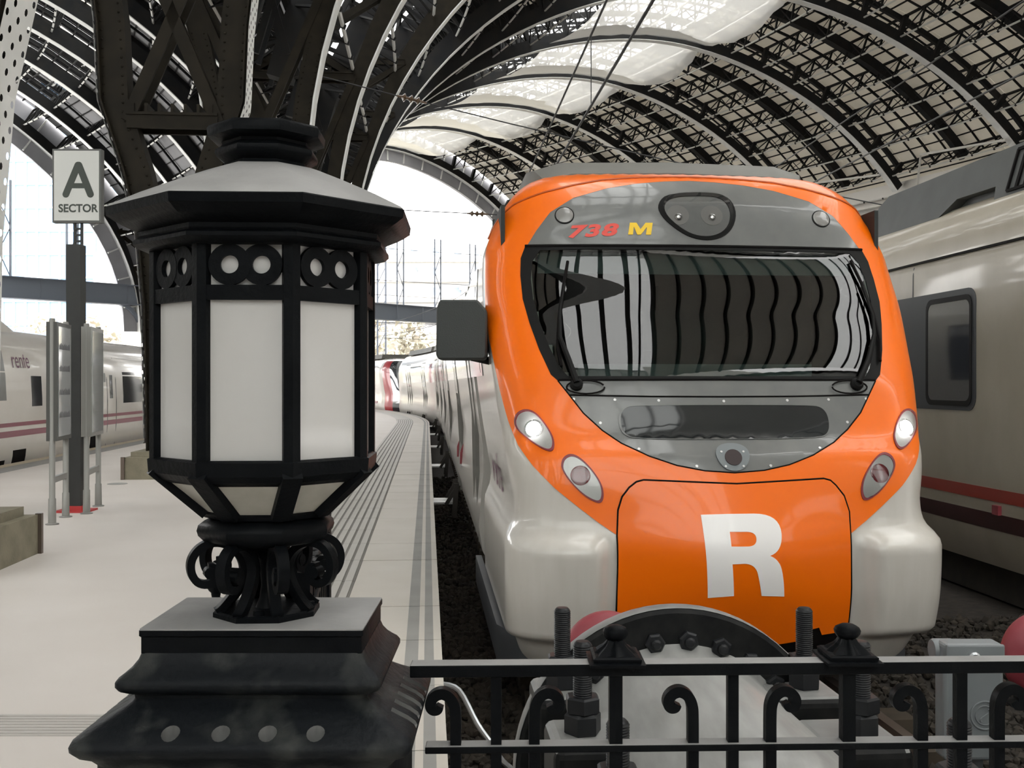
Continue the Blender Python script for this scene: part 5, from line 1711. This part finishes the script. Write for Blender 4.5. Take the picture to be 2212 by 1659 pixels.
# ================================================================== beyond the gable
tw = thing('glass_tower', 'pale blue glass office tower beyond the station end', 'building', (-118, 270, -1.4))
mb = MB(); mb.box((-118, 285, 40), (36, 30, 83)); mb.build('tower_body', M['tower'], tw, angle=0)
for q in range(12):
    mb = MB(); mb.box((-135 + q*3.05, 269.8, 40), (.5, .6, 83)); mb.build('fin', M['tower_light'], tw, angle=0)
for q in range(12):
    mb = MB(); mb.box((-118, 269.8, 5 + q*6.2), (36, .4, .5)); mb.build('floor_band', M['tower_light'], tw, angle=0)
w2 = thing('slanted_tower', 'white wedge-shaped building in front of the blue tower', 'building', (-94, 240, -1.4))
mb = MB(); mb.rings([[(-99, 236, -1.4), (-84, 236, -1.4), (-84, 250, -1.4), (-99, 250, -1.4)], [(-96, 236, 36), (-89, 236, 36), (-89, 250, 36), (-96, 250, 36)]]); mb.build('tower_body', M['sign_white'], w2, angle=0)
ap = thing('apartment_block', 'pale apartment block with balconies seen through the end opening', 'building', (-17, 225, -1.4))
mb = MB(); mb.box((-17, 232, 14.5), (44, 14, 32)); mb.build('facade', M['facade'], ap, angle=0)
for fl_ in range(4):
    z = 15.5 + fl_*4.4
    mb = MB(); mb.box((-17, 224.2, z), (44, 1.8, .5)); mb.box((-17, 223.4, z + .7), (44, .15, 1.0)); bal = mb.build('balcony', M['cornice'], ap, angle=0)
    for q in range(9):
        mb = MB(); mb.box((-36 + q*4.8, 224.9, z + 2.0), (1.5, .3, 2.1)); mb.build('window', M['facade_pane'], ap, angle=0)
for q, (x, z) in enumerate(((-30.5, 27.2), (-20.2, 27.2), (-11, 22.8))):
    mb = MB(); mb.box((x, 223.9, z), (1.2, .5, 1.0)); mb.build('air_conditioner', M['sign_white'], ap, angle=0)
bank = MB()
V, Fq = [], []
nx_, ny_ = 40, 8
for j in range(ny_+1):
    for i_ in range(nx_+1):
        V.append((-130 + 190*i_/nx_, 150 + 60*j/ny_, -1.4 + 13.5*(j/ny_)**.8 + RNG.uniform(-.5, .5)*(0 < j < ny_)))
for j in range(ny_):
    for i_ in range(nx_):
        a = j*(nx_+1) + i_
        Fq.append((a, a+1, a+nx_+2, a+nx_+1))
bo = bank.add(V, Fq).build('hill', M['bank'], angle=60, fix=False); bo['kind'] = 'structure'
def tree(x, y, h, w, label):
    t = thing('bare_tree', label, 'tree', (x, y, 0))
    mb = MB(); mb.tube([(x, y, 1.0), (x + .2, y, h*.35), (x, y, h*.6)], [.3, .2, .1], 8)
    for q in range(7):
        a = q*0.9; z = h*(.3 + .06*q)
        mb.tube([(x, y, z), (x + w*.6*math.cos(a), y + w*.5*math.sin(a), z + h*.3)], [.09, .03], 5)
    mb.build('trunk', M['bark'], t)
    V, Fq = [], []
    for q in range(520):
        u = RNG.normal(size=3); u /= np.linalg.norm(u); r = RNG.uniform(.35, 1)
        c = np.array((x, y, h*.72)) + u*r*np.array((w, w, h*.36))
        a, b = RNG.normal(size=3)*.28, RNG.normal(size=3)*.28
        n0 = len(V); V += [tuple(c+a), tuple(c+b), tuple(c-a), tuple(c-b)]; Fq.append((n0, n0+1, n0+2, n0+3))
    MB().add(V, Fq).build('foliage', M['tree'], t, angle=0, fix=False, kind='stuff')
for q, (x, y, h, w, lb) in enumerate(((-30, 152, 13, 4.0, 'yellowing tree beyond the girder, beside the distant white train'), (-22, 156, 12, 4.5, 'thin autumn tree beyond the girder, beside the train mirror'), (-15, 150, 11, 3.5, 'small autumn tree just past the end of the train roofs'), (-62, 150, 11, 4.5, 'autumn tree beyond the white train with plum stripes'), (-72, 158, 12, 5, 'broad autumn tree below the blue tower'))):
    tree(x, y, h, w, lb)
for q, (x, y) in enumerate(((-32, 125), (-16, 125))):
    mb = MB()
    for o in (-.5, .5): mb.bar((x + o, y, -1.4), (x + o, y, 21), .2, .2)
    z = 0
    while z < 20: mb.bar((x - .5, y, z), (x + .5, y, z + 2), .08, .08); z += 2
    tag(mb.build('catenary_mast', M['girder'], angle=0), 'lattice catenary mast outside the station end, %s the train mirror' % ('farther from' if q == 0 else 'nearer to'), 'mast')
